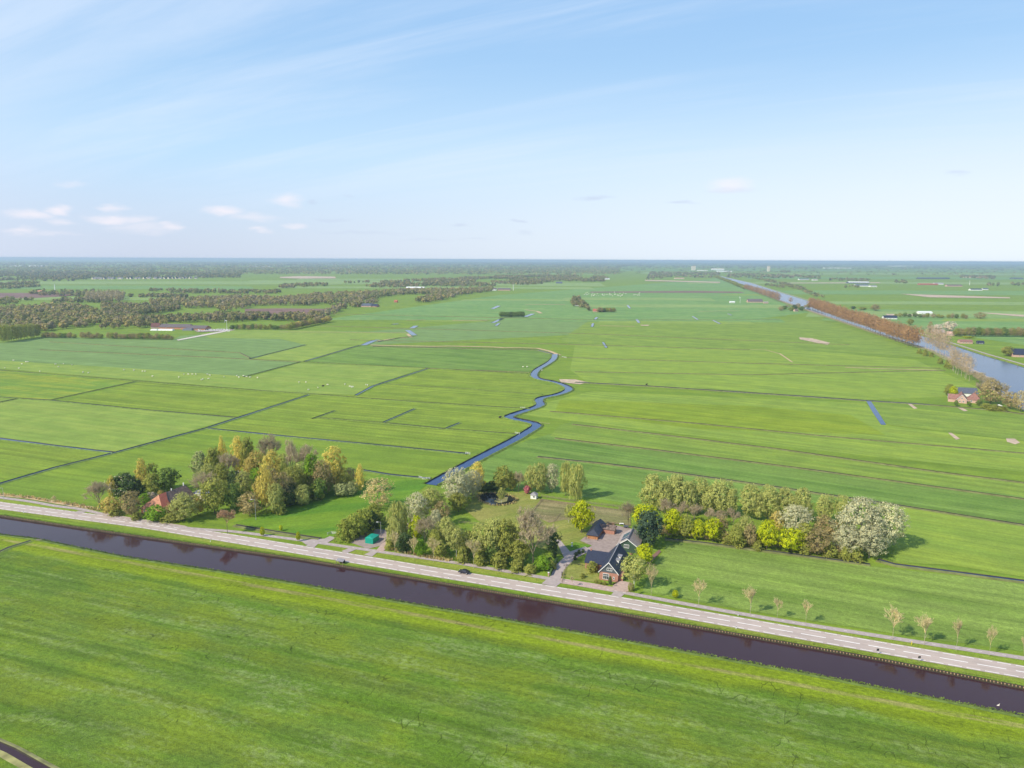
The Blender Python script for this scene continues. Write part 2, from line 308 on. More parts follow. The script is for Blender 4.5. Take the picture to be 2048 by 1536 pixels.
M['brickor'] = plain('orange_brick', (0.48, 0.22, 0.13), 0.85, 0.2, 2.0)
M['tileor'] = plain('orange_clay_tiles', (0.46, 0.215, 0.13), 0.8, 0.22, 1.5)
M['tilered'] = plain('red_roof_tiles', (0.42, 0.13, 0.08), 0.8, 0.2, 1.0)
M['tiledkred'] = plain('dark_red_tiles', (0.16, 0.07, 0.065), 0.8, 0.2, 1.0)
M['tiledk'] = plain('dark_blue_roof_tiles', (0.028, 0.035, 0.062), 0.5, 0.3, 2.5, spec=0.4)
M['tilegr'] = plain('weathered_grey_tiles', (0.14, 0.115, 0.12), 0.75, 0.3, 1.2)
M['thatch'] = plain('mossy_brown_tiles', (0.17, 0.125, 0.105), 0.9, 0.45, 1.1)
M['corr'] = plain('fibre_cement_sheets', (0.36, 0.30, 0.27), 0.8, 0.15, 1.2)
M['slate'] = plain('slate_sheets', (0.10, 0.115, 0.15), 0.6, 0.2, 0.8)
M['white'] = plain('white_paint', (0.80, 0.80, 0.78), 0.6, 0.05, 1)
M['cream'] = plain('cream_render', (0.68, 0.60, 0.48), 0.8, 0.1, 1)
M['greenwood'] = plain('dark_green_boards', (0.050, 0.088, 0.062), 0.7, 0.15, 3)
M['greywood'] = plain('grey_green_boards', (0.085, 0.10, 0.11), 0.7, 0.15, 3)
M['orwood'] = plain('orange_stained_wood', (0.42, 0.20, 0.09), 0.7, 0.2, 2)
M['wood'] = plain('weathered_wood', (0.26, 0.20, 0.15), 0.85, 0.25, 2)
M['palewood'] = plain('pale_piling_wood', (0.46, 0.30, 0.17), 0.85, 0.3, 1.5)
M['darkwood'] = plain('dark_wood', (0.05, 0.04, 0.035), 0.8, 0.25, 2)
M['glass'] = plain('window_glass', (0.03, 0.035, 0.045), 0.1, 0.3, 1, spec=0.6)
M['panel'] = plain('solar_panel_glass', (0.03, 0.07, 0.14), 0.15, 0.2, 0.6, spec=0.7)
M['teal_metal'] = plain('teal_green_sheet_metal', (0.010, 0.30, 0.215), 0.45, 0.05, 1)
M['metal'] = plain('galvanised_steel', (0.50, 0.50, 0.50), 0.5, 0.1, 2, metal=0.3)
M['greyroof'] = plain('grey_felt_roof', (0.27, 0.26, 0.28), 0.8, 0.15, 1)
M['black'] = plain('black_rubber', (0.02, 0.02, 0.02), 0.7, 0.2, 3)
M['carpaint'] = plain('dark_blue_black_car_paint', (0.018, 0.02, 0.035), 0.2, 0.1, 2, spec=0.7)
M['fleece'] = plain('pale_fleece', (0.75, 0.70, 0.60), 0.95, 0.1, 4)
M['cowhide'] = plain('dark_cow_hide', (0.04, 0.03, 0.03), 0.8, 0.3, 1)
M['bark'] = plain('brown_bark', (0.15, 0.12, 0.09), 0.9, 0.3, 3)
M['palebark'] = plain('pale_bark', (0.42, 0.36, 0.27), 0.9, 0.25, 3)
M['birchbark'] = plain('white_birch_bark', (0.62, 0.60, 0.55), 0.85, 0.25, 4)
M['yellow_sign'] = plain('yellow_marker_paint', (0.7, 0.55, 0.05), 0.6, 0.1, 3)
M['polyfoil'] = plain('pale_wrap_foil', (0.68, 0.70, 0.68), 0.6, 0.1, 2)
LC = dict(bare=(0.41,0.375,0.255), pinkbare=(0.46,0.415,0.29), brown=(0.38,0.335,0.16), olive=(0.33,0.38,0.085), green=(0.17,0.27,0.06), lime=(0.45,0.54,0.012),
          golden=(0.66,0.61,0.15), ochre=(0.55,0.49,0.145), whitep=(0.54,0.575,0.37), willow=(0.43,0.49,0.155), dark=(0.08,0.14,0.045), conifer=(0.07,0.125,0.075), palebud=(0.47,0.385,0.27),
          blossom=(0.66,0.62,0.53), pink=(0.62,0.22,0.28), tan=(0.54,0.48,0.23), poplar=(0.43,0.28,0.145), youngtwig=(0.56,0.53,0.31), redtwig=(0.46,0.33,0.21), bright=(0.22,0.41,0.03), greygreen=(0.38,0.45,0.20), dense=(0.30,0.37,0.07))
for k, c in LC.items(): M['leaf_'+k] = leaf(k+'_foliage', c, 0.28 if k not in ('conifer', 'dark') else 0.12)
# ------------------------------------------------------------------ layers and strips
LC_N = [0]
def zl(n, y): return n*(0.016+max(y, -300)*4.5e-5)
def flat(name, pts, mat, n, world=False, kind='structure', label=None):
    w = [p if world else G(*p) for p in pts]; LC_N[0] += 1; n = n+LC_N[0]*0.007
    me = bpy.data.meshes.new(name); 
    from mathutils.geometry import tessellate_polygon
    vs = [Vector((p[0], p[1], zl(n, p[1]))) for p in w]
    tris = tessellate_polygon([vs])
    fs = []
    for t in tris:
        a, b, c = (vs[i] for i in t)
        fs.append(tuple(t) if (b-a).cross(c-a).z > 0 else (t[0], t[2], t[1]))
    me.from_pydata([tuple(v) for v in vs], [], fs); me.materials.append(mat)
    o = link_mesh(name, me); tag(o, label=label, kind=kind); return o
def offs(pts, d):
    out = []
    for i, p in enumerate(pts):
        a = pts[max(i-1, 0)]; b = pts[min(i+1, len(pts)-1)]
        t = Vector((b[0]-a[0], b[1]-a[1])).normalized(); nrm = Vector((-t.y, t.x))
        out.append((p[0]+nrm.x*d, p[1]+nrm.y*d))
    return out
def dens(pts, step):
    out = []
    for a, b in zip(pts, pts[1:]):
        n = max(1, int(math.dist(a[:2], b[:2])/step))
        out += [(a[0]+(b[0]-a[0])*i/n, a[1]+(b[1]-a[1])*i/n) for i in range(n)]
    return out+[tuple(pts[-1][:2])]
def smooth(pts, it=2):
    for _ in range(it):
        q = [pts[0]]
        for a, b in zip(pts, pts[1:]):
            q += [(a[0]*.75+b[0]*.25, a[1]*.75+b[1]*.25), (a[0]*.25+b[0]*.75, a[1]*.25+b[1]*.75)]
        pts = q+[pts[-1]]
    return pts
def strip(name, pts, d0, d1, mat, n, world=False, kind='structure'):
    w = [tuple(p)[:2] if world else tuple(G(*p))[:2] for p in pts]
    a = offs(w, d0); b = offs(w, d1); mb = MB(); LC_N[0] += 1; n = n+LC_N[0]*0.0015
    vs = [(p[0], p[1], zl(n, p[1])) for p in a]+[(p[0], p[1], zl(n, p[1])) for p in b]; k = len(a)
    mb.add(vs, [(i, i+1, k+i+1, k+i) if d1 > d0 else (i, k+i, k+i+1, i+1) for i in range(k-1)])
    o = mb.build(name, mat); return tag(o, kind=kind)
rnd = random.Random(7)
def ditch(pts, w, reed=0.0, water='ditchw', crest=0.30, bw=0.5, world=False, bank='peat', outer='bankgrass'):
    wp = [tuple(p)[:2] if world else tuple(G(*p))[:2] for p in pts]
    wp = dens(wp, 12+w*2)
    hw = w/2
    strip('ditch_water', wp, -hw, hw, M[water], 7, True)
    for s in (-1, 1):
        mb = MB(); rings = []
        for (d, z) in ((hw-0.05, 0.0), (hw+bw*0.25, crest), (hw+bw, crest*0.8), (hw+bw+1.1, 0.0)):
            rings.append([(d, z)])
        prof = [r[0] for r in rings]; k = len(wp); vs = []
        for (d, z) in prof:
            for j, p in enumerate(offs(wp, s*d)):
                jj = rnd.uniform(-.12, .12)*min(w, 2)
                vs.append((p[0]+jj, p[1]+jj, zl(7, p[1])*0.95+z*rnd.uniform(.8, 1.2) if z else zl(6.5 if d < hw else 0.0, p[1])-0.02))
        fs = []; mi = []
        for r in range(3):
            for i in range(k-1):
                q = (r*k+i, r*k+i+1, (r+1)*k+i+1, (r+1)*k+i)
                fs.append(q if s > 0 else q[::-1]); mi.append(0 if r == 0 else 1)
        b = len(mb.v); mb.v += vs; mb.f += fs; mb.m += mi
        tag(mb.build('ditch_bank', [M[bank], M[outer]]), kind='structure')
    if reed: strip('reed_margin', wp, hw+bw+1, hw+bw+1+reed, M['drygrass'], 5, True)
# ------------------------------------------------------------------ canal trench and ground
CW = -0.9
northpx = [(0,1034),(187,1062),(293,1077.5),(600,1121),(800,1155),(1000,1189),(1248,1232),(1752,1321),(2048,1379)]
southpx = [(0,1070),(75,1079),(252,1115),(430,1142),(600,1169),(775,1200),(1000,1238),(1248,1282),(1600,1345),(2048,1433)]
def ext(ws, d=420):
    a, b = ws[0], ws[1]; t = ((a[0]-b[0]), (a[1]-b[1])); l = math.hypot(*t); p0 = (a[0]+t[0]/l*d, a[1]+t[1]/l*d)
    a, b = ws[-1], ws[-2]; t = ((a[0]-b[0]), (a[1]-b[1])); l = math.hypot(*t); p1 = (a[0]+t[0]/l*d, a[1]+t[1]/l*d)
    return [p0]+ws+[p1]
nw = ext([tuple(G(x, y, CW))[:2] for x, y in northpx]); sw = ext([tuple(G(x, y, CW))[:2] for x, y in southpx])
nb = offs(nw, 0.5); sb = offs(sw, -1.6)
def sheet(name, edge, ys, mat, up=True):
    xs = [p[0] for p in edge]; ed = list(edge)
    a, b = edge[0], edge[-1]
    ed = [(-60000, a[1]+40), (-8000, a[1]+40), (-2500, a[1]+20)]+ed+[(1500, b[1]-10), (8000, b[1]-40), (60000, b[1]-40)]
    mb = MB(); k = len(ed); vs = []
    for r, yy in enumerate(ys):
        for j, p in enumerate(ed):
            vs.append((p[0] if r == 0 else p[0], p[1] if r == 0 else (max(yy, p[1]+6*r) if up else min(yy, p[1]-6*r)), 0.0))
    fs = []
    for r in range(len(ys)-1):
        for i in range(k-1):
            q = (r*k+i, r*k+i+1, (r+1)*k+i+1, (r+1)*k+i); fs.append(q if up else q[::-1])
    mb.add(vs, fs); return tag(mb.build(name, mat), kind='structure')
sheet('ground', nb, [0, 380, 480, 640, 850, 1200, 1800, 3000, 6000, 12000, 42000], M['base'], True)
sheet('ground', sb, [0, 150, 90, 30, -100, -300], M['near'], False)
def loft(name, rows, mat, mi=None):
    mb = MB(); k = len(rows[0]); vs = [p for r in rows for p in r]
    mb.add(vs, [(r*k+i, r*k+i+1, (r+1)*k+i+1, (r+1)*k+i) for r in range(len(rows)-1) for i in range(k-1)])
    return mb.build(name, mat)
sN = [(x, y) for x, y in nw]; 
tag(loft('canal_bank', [[(x, y, -1.6) for x, y in offs(sw, 0.8)], [(x, y, CW) for x, y in sw], [(x, y, 0) for x, y in sb]][::-1], M['bankgrass']), kind='structure')
tag(loft('canal_bank', [[(x, y, -1.6) for x, y in offs(nw, -0.4)], [(x, y, -0.35) for x, y in offs(nw, 0.1)], [(x, y, 0) for x, y in nb]], M['peat']), kind='structure')
def resamp(ps, n):
    d = [0]
    for a, b in zip(ps, ps[1:]): d.append(d[-1]+math.dist(a, b))
    out = []
    for i in range(n):
        t = d[-1]*i/(n-1); j = max(k for k in range(len(d)) if d[k] <= t+1e-9); j = min(j, len(ps)-2)
        f = (t-d[j])/(d[j+1]-d[j]); out.append((ps[j][0]+(ps[j+1][0]-ps[j][0])*f, ps[j][1]+(ps[j+1][1]-ps[j][1])*f))
    return out
a_, b_ = resamp(offs(sw, -0.6), 60), resamp(offs(nw, 0.3), 60)
tag(loft('canal_water', [[(x, y, CW) for x, y in a_], [(x, y, CW) for x, y in b_]], M['water']), kind='structure')
# side ditch mouth bottom-left and ditch at the very corner
ditch([(-20,1113),(20,1095),(62,1082)], 0.9, crest=0.15, water='water')
ditch([(-60,1468),(20,1503),(110,1552),(170,1590)], 1.7, crest=0.12, water='water', outer='drygrass')
# bright band along the south bank and rough margin
nbw = [tuple(p) for p in sb]
strip('bank_margin', nbw[1:-1], 0.1, -1.1, M['bankgrass'], 3, True)
# piled edge on the north bank
pil = dens([p for p in nw[1:-1]], 0.9)
root = empty('bank_revetment', (pil[0][0], pil[0][1], 0)); o0 = root.location.copy()
tag(root, 'long row of pale timber piles edging the dark canal below the road verge', 'revetment')
pm = MB(); pm.box((0, 0, 0), (0.24, 0.24, 0.85)); pm = pm.mesh('pile', M['palewood'])
mb = MB(); mb.add([(x-o0.x, y-o0.y+.25, z) for z in (-1.1, -0.32) for x, y in pil], [(i, i+1, len(pil)+i+1, len(pil)+i) for i in range(len(pil)-1)])
mb.build('plank_wall', M['wood'], root)
big = sorted(range(len(pil)), key=lambda i: pil[i][1])[:100]; mb = MB()
for i, (x, y) in enumerate(pil):
    if i in big:
        c = link_mesh('pile', pm, root); c.location = (x-o0.x+rnd.uniform(-.05, .05), y-o0.y+.15, -0.62+rnd.uniform(-.05, .05)); c.rotation_euler = (0, 0, rnd.random())
    else: mb.box((x-o0.x+rnd.uniform(-.05, .05), y-o0.y+.15, -0.62+rnd.uniform(-.05, .05)), (0.24, 0.24, 0.85), rnd.random())
tag(mb.build('piles', M['palewood'], root), kind='stuff')
# ------------------------------------------------------------------ road, path
rc = [(-60,1002),(0,1011.5),(300,1051),(600,1100),(900,1149.5),(1248,1206),(1500,1250),(1752,1294),(2048,1345),(2200,1372)]
rw = [tuple(G(*p))[:2] for p in rc]
strip('road_verge', rw, -6.5, 9.0, M['verge'], 2, True)
strip('road', rw, -4.0, 4.0, M['asphalt'], 5, True)
def dashes(name, line, off, ln, gap, w, n=6):
    pts = dens(offs(line, off), 1.0); mb = MB(); d = 0; i = 0; run = []
    acc = [0]
    for a, b in zip(pts, pts[1:]): acc.append(acc[-1]+math.dist(a, b))
    def at(t):
        j = min(max(0, int(np.searchsorted(acc, t))-1), len(pts)-2); f = (t-acc[j])/(acc[j+1]-acc[j]); a, b = pts[j], pts[j+1]
        return (a[0]+(b[0]-a[0])*f, a[1]+(b[1]-a[1])*f), Vector((b[0]-a[0], b[1]-a[1])).normalized()
    t = 0
    while t+ln < acc[-1]:
        (p, d1), (q, d2) = at(t), at(t+ln); h = w/2
        v = [(p[0]+d1.y*h, p[1]-d1.x*h), (q[0]+d2.y*h, q[1]-d2.x*h), (q[0]-d2.y*h, q[1]+d2.x*h), (p[0]-d1.y*h, p[1]+d1.x*h)]
        mb.add([(x, y, zl(n, y)) for x, y in v], [(0, 1, 2, 3)]); t += ln+gap
    tag(mb.build(name, M['mark']), kind='structure')
dashes('road_marking', rw, 0.0, 7.5, 2.4, 0.34); dashes('road_marking', rw, 3.35, 3.6, 1.2, 0.26); dashes('road_marking', rw, -3.35, 3.6, 1.2, 0.26)
pc = [(-60,986),(0,996),(60,1003),(111,1013),(160,1018),(210,1030),(240,1037),(300,1046),(378,1058),(455,1062),(520,1070),(600,1080.7),(700,1095),(800,1110),(900,1124),(1000,1141),(1100,1158),(1248,1186),(1500,1232),(1752,1272),(2048,1317),(2200,1342)]
pw = smooth([tuple(G(*p))[:2] for p in pc], 2)
strip('cycle_path', pw, -1.25, 1.25, M['asphalt2'], 6, True)
dashes('path_marking', pw, 0.0, 1.0, 2.2, 0.12, 7)
flat('bus_layby', [(205,1024),(240,1032),(300,1041),(370,1052),(395,1062),(360,1064),(300,1055),(235,1042)], M['asphalt'], 5.5)
lay = [tuple(G(*p))[:2] for p in [(232,1038),(300,1048),(365,1058)]]
dashes('path_marking', lay, 0.0, 2.6, 1.6, 0.25, 7)
for q in [[(146,1026),(158,1022),(172,1024),(158,1029)], [(612,1092),(626,1082),(640,1085),(628,1096)], [(683,1103),(700,1096),(716,1098),(692,1108)], [(728,1110),(745,1102),(756,1104),(744,1114)],
          [(1083,1168),(1095,1158),(1125,1164),(1112,1174)], [(1222,1191),(1230,1182),(1253,1185),(1241,1196)], [(612,1090),(600,1081),(648,1078),(640,1084)]]:
    flat('driveway_crossing', q, M['asphalt2'], 6.5)
flat('farm_track', [(636,1084),(660,1073),(672,1076),(652,1088)], M['asphalt2'], 6.5)
flat('gravel_yard', [(700,1085),(715,1074),(745,1058),(772,1060),(776,1075),(762,1092),(735,1098)], M['drive'], 4)
flat('sand_path', [(752,1102),(762,1090),(778,1078),(800,1060),(830,1035),(836,1038),(806,1068),(780,1090),(766,1104)], M['pink'], 6.2)
# ------------------------------------------------------------------ fields
def field(mat, pts, n=1): flat('field', pts, M[mat], n)
field('teal', [(-400,700),(0,686),(96,674),(345,680),(360,672),(520,660),(735,663),(1010,640),(1180,640),(1180,668),(740,690),(612,690),(502,718),(600,724),(488,753),(280,738),(0,721),(-400,700)][:-1])
field('yellow', [(400,668),(470,659),(600,661),(722,664),(812,666),(820,673),(762,682),(722,690),(612,690),(560,678),(420,676)], 2)
field('yellow', [(505,718),(612,690),(710,692),(605,724)], 3)
field('yellow', [(-400,700),(0,721),(280,738),(488,753),(600,760),(748,771),(712,790),(620,788),(280,761),(0,738),(-400,720)], 3)
field('bloom', [(-400,722),(0,740),(276,762),(105,800),(0,795),(-400,770)], 2)
field('lmid', [(283,763),(612,789),(475,834),(135,802)], 2)
field('yellow', [(0,797),(100,801),(470,836),(228,905),(0,876),(-400,840),(-400,775)], 1)
field('lmid', [(0,878),(218,907),(-400,1060),(-400,850)], 1)
field('yellow', [(502,754),(600,726),(850,736),(745,771)], 2)
field('rightdark', [(610,726),(722,692),(800,692),(1080,700),(1110,712),(1060,745),(860,737)], 2)
field('lmid', [(720,790),(860,737),(1060,747),(1075,765),(1140,782),(1078,800),(1082,812),(1020,838),(1080,850),(935,908),(430,858),(620,790)], 2)
field('lush', [(465,1046),(560,1020),(610,1000),(650,985),(700,975),(760,950),(865,962),(800,1010),(735,1010),(690,1070),(640,1078),(560,1064)], 2)
field('rightdark', [(1100,868),(1010,895),(930,950),(1000,970),(1280,1010),(1500,1000),(1700,1010),(1400,930)], 1)
field('right', [(1120,850),(1145,843),(1600,905),(2200,985),(2200,1032),(1600,945),(1100,872)], 1)
field('rightlight', [(1100,803),(1180,783),(1730,806),(1775,852),(2200,900),(2200,960),(1600,898),(1030,828)], 2)
field('rightyel', [(1120,800),(1500,812),(1700,830),(1770,870),(1400,858),(1110,822)], 3)
field('right', [(1735,806),(1860,812),(2200,845),(2200,900),(1778,850)], 3)
field('rightdark', [(1090,872),(1400,912),(2200,1012),(2200,1085),(1700,1005),(1280,945),(1000,908)], 2)
field('rightlight', [(1620,985),(2200,1070),(2200,1180),(1900,1130),(1780,1125),(1810,1030)], 3)
field('rightfront', [(1326,1104),(1335,1086),(1380,1082),(1700,1128),(2048,1168),(2200,1185),(2200,1330),(2048,1304),(1752,1262),(1500,1222),(1330,1192),(1285,1184),(1300,1140)], 3)
field('rightlight', [(1150,690),(1500,690),(1830,720),(1990,790),(1730,800),(1180,768),(1140,740)], 1)
field('right', [(1180,640),(1500,640),(1640,640),(1740,670),(1870,716),(1560,700),(1150,690),(1120,680)], 1)
# far strips of pasture, crop and soil
fr = random.Random(21)
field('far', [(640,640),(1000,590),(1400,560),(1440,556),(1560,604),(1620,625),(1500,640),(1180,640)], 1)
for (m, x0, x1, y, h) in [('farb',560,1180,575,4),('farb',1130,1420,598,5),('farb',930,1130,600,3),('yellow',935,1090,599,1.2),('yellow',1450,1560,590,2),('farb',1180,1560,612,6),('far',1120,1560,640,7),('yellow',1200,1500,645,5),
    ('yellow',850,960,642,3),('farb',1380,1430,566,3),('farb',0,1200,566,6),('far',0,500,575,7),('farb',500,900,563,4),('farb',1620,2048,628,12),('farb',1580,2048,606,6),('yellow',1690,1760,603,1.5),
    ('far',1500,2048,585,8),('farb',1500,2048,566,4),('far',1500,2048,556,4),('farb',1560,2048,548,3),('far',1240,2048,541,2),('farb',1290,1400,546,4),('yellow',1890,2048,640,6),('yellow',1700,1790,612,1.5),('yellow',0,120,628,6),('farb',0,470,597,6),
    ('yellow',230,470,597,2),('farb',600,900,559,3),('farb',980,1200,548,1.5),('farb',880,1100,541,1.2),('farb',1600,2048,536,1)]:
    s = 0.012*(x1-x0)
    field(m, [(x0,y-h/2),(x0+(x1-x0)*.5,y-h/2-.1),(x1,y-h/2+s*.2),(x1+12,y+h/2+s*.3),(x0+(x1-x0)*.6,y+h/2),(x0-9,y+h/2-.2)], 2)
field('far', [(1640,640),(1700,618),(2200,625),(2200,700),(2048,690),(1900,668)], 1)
for (pts) in [[(490,618),(560,617),(660,618),(640,630),(560,637),(490,630)], [(-20,586),(60,586),(170,590),(60,597),(-20,597)], [(1180,583.5),(1390,582),(1480,583.5),(1490,586),(1180,585.5)]]:
    flat('ploughed_field', pts, M['plough'], 4)
for (pts) in [[(560,554),(600,552.5),(670,553.5),(672,557),(600,557.5),(560,556.5)], [(1598,675),(1625,677),(1660,686),(1655,690),(1628,685),(1600,679)], [(1815,808),(1822,808),(1835,817),(1828,818)], [(1912,814),(1920,814),(1936,822),(1928,823)],
              [(1896,866),(1903,866),(1920,878),(1912,880)], [(2012,877),(2030,878),(2040,886),(2030,889),(2014,884)], [(1118,759),(1150,759),(1176,765),(1160,769),(1122,765)], [(1560,566),(1760,565),(1760,566.6),(1560,567)],
              [(1800,588),(2020,595),(2020,597),(1860,595)], [(1960,625),(2048,630),(2048,634),(1980,628)], [(1770,628),(1870,630),(1870,632),(1775,631)], [(1280,650),(1300,650),(1296,652),(1282,651.5)], [(1290,560),(1440,564),(1440,566),(1290,562)]]:
    flat('bare_soil', pts, M['bareearth'], 5)
for pts, w in [([(741,690.5),(800,692.0),(870,693.0),(900,692.5),(985,694.5),(1010,696)], 7), ([(1010,696),(1040,696),(1075,697),(1100,703),(1119,711)], 6), ([(752,683),(790,677),(815,676)], 4), ([(815,668),(822,675)], 5),
               ([(1450,699),(1530,700),(1560,708),(1585,725)], 2.2), ([(1690,735),(1760,738),(1890,741)], 3.5), ([(1050,620),(1075,623),(1082,627)], 8), ([(812,641),(850,640)], 5), ([(560,664),(812,666)], 3), ([(905,641),(975,641)], 7),
               ([(1200,652),(1270,653)], 6), ([(1020,838),(1100,848)], 0.6), ([(0,990),(60,996),(140,1010),(180,1016)], 3.0), ([(1050,610),(1130,609)], 8), ([(1395,623),(1480,622)], 5)]:
    strip('reed_bed', pts, -w/2, w/2, M['reed'], 6)
# ------------------------------------------------------------------ watercourses
creek = [(862,970),(905,946),(937,928),(985,903),(1030,880),(1060,862),(1079,850),(1050,843),(1024,838),(1014,834),(1045,824),(1074,815),(1083,809),(1076,802),(1082,796),(1118,790),(1141,780),(1131,772),(1108,764),(1076,759),(1066,752),(1072,741),(1092,730),(1108,719),(1110,709)]
ditch(smooth([tuple(G(*p))[:2] for p in creek], 3), 7.0, water='ditchw', crest=0.6, bw=0.7, world=True)
for pts, w in [([(727,691),(742,684),(756,680)], 9), ([(815,661),(829,671)], 9), ([(986,646),(1005,637)], 8), ([(985,618),(998,612)], 10), ([(1050,634),(1066,628)], 10), ([(785,649),(797,648)], 9), ([(824,657),(832,652)], 9),
               ([(1206,685),(1213,696)], 3), ([(1273,639),(1278,646)], 5), ([(1186,647),(1184,654)], 4), ([(1385,633),(1396,640)], 4), ([(1426,641),(1440,648)], 4), ([(1190,639),(1194,635)], 5), ([(1255,611),(1260,617)], 5), ([(992,652),(998,647)], 5), ([(1455,628),(1463,631)], 4)]:
    ditch(pts, w, crest=0.2, bw=0.4)
ditch([(745,693.5),(870,696),(1000,699),(1040,699),(1076,701),(1104,708)], 3.0, crest=0.3, outer='furrow')
ditch([(757,684),(800,676),(829,673)], 2.5, crest=0.3)
flat('channel', [(1732,802),(1741,802),(1757,826),(1772,850),(1762,850),(1745,825)], M['ditchw'], 7)
for pts, w in [([(-200,1040),(0,968),(110,936),(222,908),(412,857),(618,790)], 2.0), ([(-100,866),(0,878),(110,892),(228,906)], 2.2), ([(-60,786),(0,795),(100,801),(300,821),(475,836)], 1.4), ([(0,805),(38,797)], 1.6), ([(100,801),(192,781),(278,762)], 1.2),
               ([(-60,736),(0,741),(280,763),(440,776),(620,788),(720,796),(860,806),(1060,818)], 1.1), ([(500,718),(612,690)], 2.0), ([(488,754),(602,724)], 1.4), ([(610,723),(720,691)], 2.2), ([(600,724),(860,737),(1055,748)], 1.2), ([(712,791),(745,773),(858,737)], 2.0),
               ([(412,857),(560,872),(740,889),(935,908)], 1.9), ([(720,940),(780,950),(860,958)], 1.8), ([(765,846),(830,818)], 1.3), ([(765,846),(890,858)], 1.3), ([(890,858),(920,846)], 1.3), ([(890,858),(1030,868)], 0.8), ([(625,838),(670,822)], 1.0),
               ([(770,768),(920,777),(1085,790)], 0.7), ([(620,788),(765,846)][:0] or [(640,836),(765,846)], 0.7)]:
    ditch(pts, w, crest=0.28)
for pts, w in [([(1150,765),(1300,773),(1560,790),(1735,802),(1860,810)], 3.0), ([(1860,810),(2000,822),(2200,850)], 1.8), ([(1100,823),(1400,848),(1640,872)], 0.7), ([(1145,849),(1300,867),(1560,899),(1880,945),(2200,985)], 0.9), ([(1110,877),(1300,899),(1600,937),(2000,992),(2200,1020)], 0.9),
               ([(1075,914),(1200,927),(1300,939),(1500,967),(1800,1012),(2200,1075)], 1.2), ([(1755,1120),(1790,1130),(1900,1144),(2048,1163),(2200,1182)], 1.5), ([(1330,1078),(1400,1086),(1560,1106),(1740,1130)], 0.9), ([(1640,872),(2200,920)], 0.6),
               ([(1150,744),(1500,750),(1890,741)], 0.5), ([(1120,715),(1500,727),(1880,737)], 0.5), ([(470,1051),(500,1056),(600,1072),(640,1078)], 0.7), ([(850,737),(1060,745)], 0.5),
               ([(80,700),(400,714),(600,724)], 0.8), ([(100,684),(480,706),(505,718)][:2]+[(500,716)], 0.6), ([(640,652),(1180,668),(1700,690)], 0.7), ([(700,680),(1100,688),(1500,700)], 0.7), ([(660,628),(1180,640),(1560,640)], 1.0)]:
    ditch(pts, w, crest=0.3, outer='furrow')
flat('ship_canal', [(2200,790),(2200,860),(2048,822),(1995,786),(1950,750),(1900,718),(1862,700),(1740,662),(1640,628),(1565,602),(1500,577),(1440,553.5),(1441,553),(1503,567),(1562,586),(1622,604),(1700,630),(1800,660),(1880,683),(1960,709),(2048,735)], M['shipw'], 8)
rb = [tuple(G(*p))[:2] for p in [(2200,778),(2048,735),(1960,709),(1880,683),(1800,658),(1700,630),(1622,604),(1562,586),(1503,567),(1441,553)]]
o = MB(); a = offs(rb, 0); b = offs(rb, -4); k = len(a)
o.add([(x, y, 0) for x, y in a]+[(x, y, 1.5) for x, y in offs(rb, -0.2)]+[(x, y, 1.3) for x, y in offs(rb, -8)]+[(x, y, 0.1) for x, y in offs(rb, -14)], [(r*k+i, (r+1)*k+i, (r+1)*k+i+1, r*k+i+1)[::-1] for r in range(3) for i in range(k-1)])
tag(o.build('canal_dyke', M['verge']), kind='structure')
o = MB(); o.add([(x, y, 1.42) for x, y in offs(rb, -5)]+[(x, y, 1.40) for x, y in offs(rb, -9)], [(i, k+i, k+i+1, i+1)[::-1] for i in range(k-1)])
tag(o.build('towpath_road', M['asphalt2']), kind='structure')
lb = [(1995,788),(1950,752),(1895,722),(1862,704),(1740,665),(1640,631),(1565,605),(1500,580),(1440,557)]
strip('canal_road', lb, -11, -7, M['asphalt2'], 9); strip('canal_verge', lb, 1, -20, M['drygrass'], 6)
strip('canal_road', [(2200,880),(2048,822),(1995,795),(1960,768)], -9, -4, M['asphalt2'], 9.5)
flat('farm_road', [(353,680),(420,667),(465,659),(470,660),(425,669),(357,681.5)], M['concrete'], 6)
# garden ground
flat('garden_lawn', [(930,1020),(955,985),(1060,985),(1082,1000),(1105,1020),(1180,1065),(1190,1090),(1120,1110),(1075,1095),(1040,1060),(960,1045)], M['lawn'], 4)
flat('paddock_ground', [(1082,998),(1260,1022),(1262,1052),(1225,1048),(1180,1050),(1130,1040),(1098,1046),(1060,1028)], M['paddock'], 5)
flat('garden_lawn', [(1112,1152),(1130,1118),(1150,1118),(1192,1140),(1200,1160),(1188,1165)], M['lawn'], 5)
flat('garden_lawn', [(1118,1098),(1150,1085),(1185,1092),(1150,1102),(1128,1110)], M['lush'], 5)
flat('yard_paving', [(1168,1100),(1184,1092),(1160,1082),(1170,1074),(1194,1078),(1204,1064),(1226,1050),(1262,1058),(1262,1078),(1240,1096),(1225,1110),(1180,1106)], M['drive'], 6)
flat('driveway', [(1098,1158),(1112,1130),(1128,1116),(1112,1082),(1118,1078),(1140,1104),(1170,1094),(1185,1100),(1150,1118),(1128,1140),(1120,1162)], M['asphalt2'], 6.2)
flat('parking_paving', [(1226,1172),(1240,1162),(1262,1166),(1256,1186),(1222,1181)], M['pink'], 6.4)
flat('gravel_strip', [(1115,1166),(1120,1157),(1190,1168),(1232,1176),(1222,1184)], M['pink'], 5)
flat('muddy_path', [(1304,1112),(1318,1100),(1322,1104),(1300,1128),(1292,1130)], M['plough'], 6)
po = [(955,994),(965,987),(990,986),(1008,990),(1026,993),(1034,1000),(1028,1007),(1010,1011),(985,1012),(962,1004)]
flat('pond_water', po, M['pondw'], 7)
flat('pond_island', [(988,1003),(1000,996),(1016,995),(1014,1004),(998,1007)], M['drygrass'], 8)
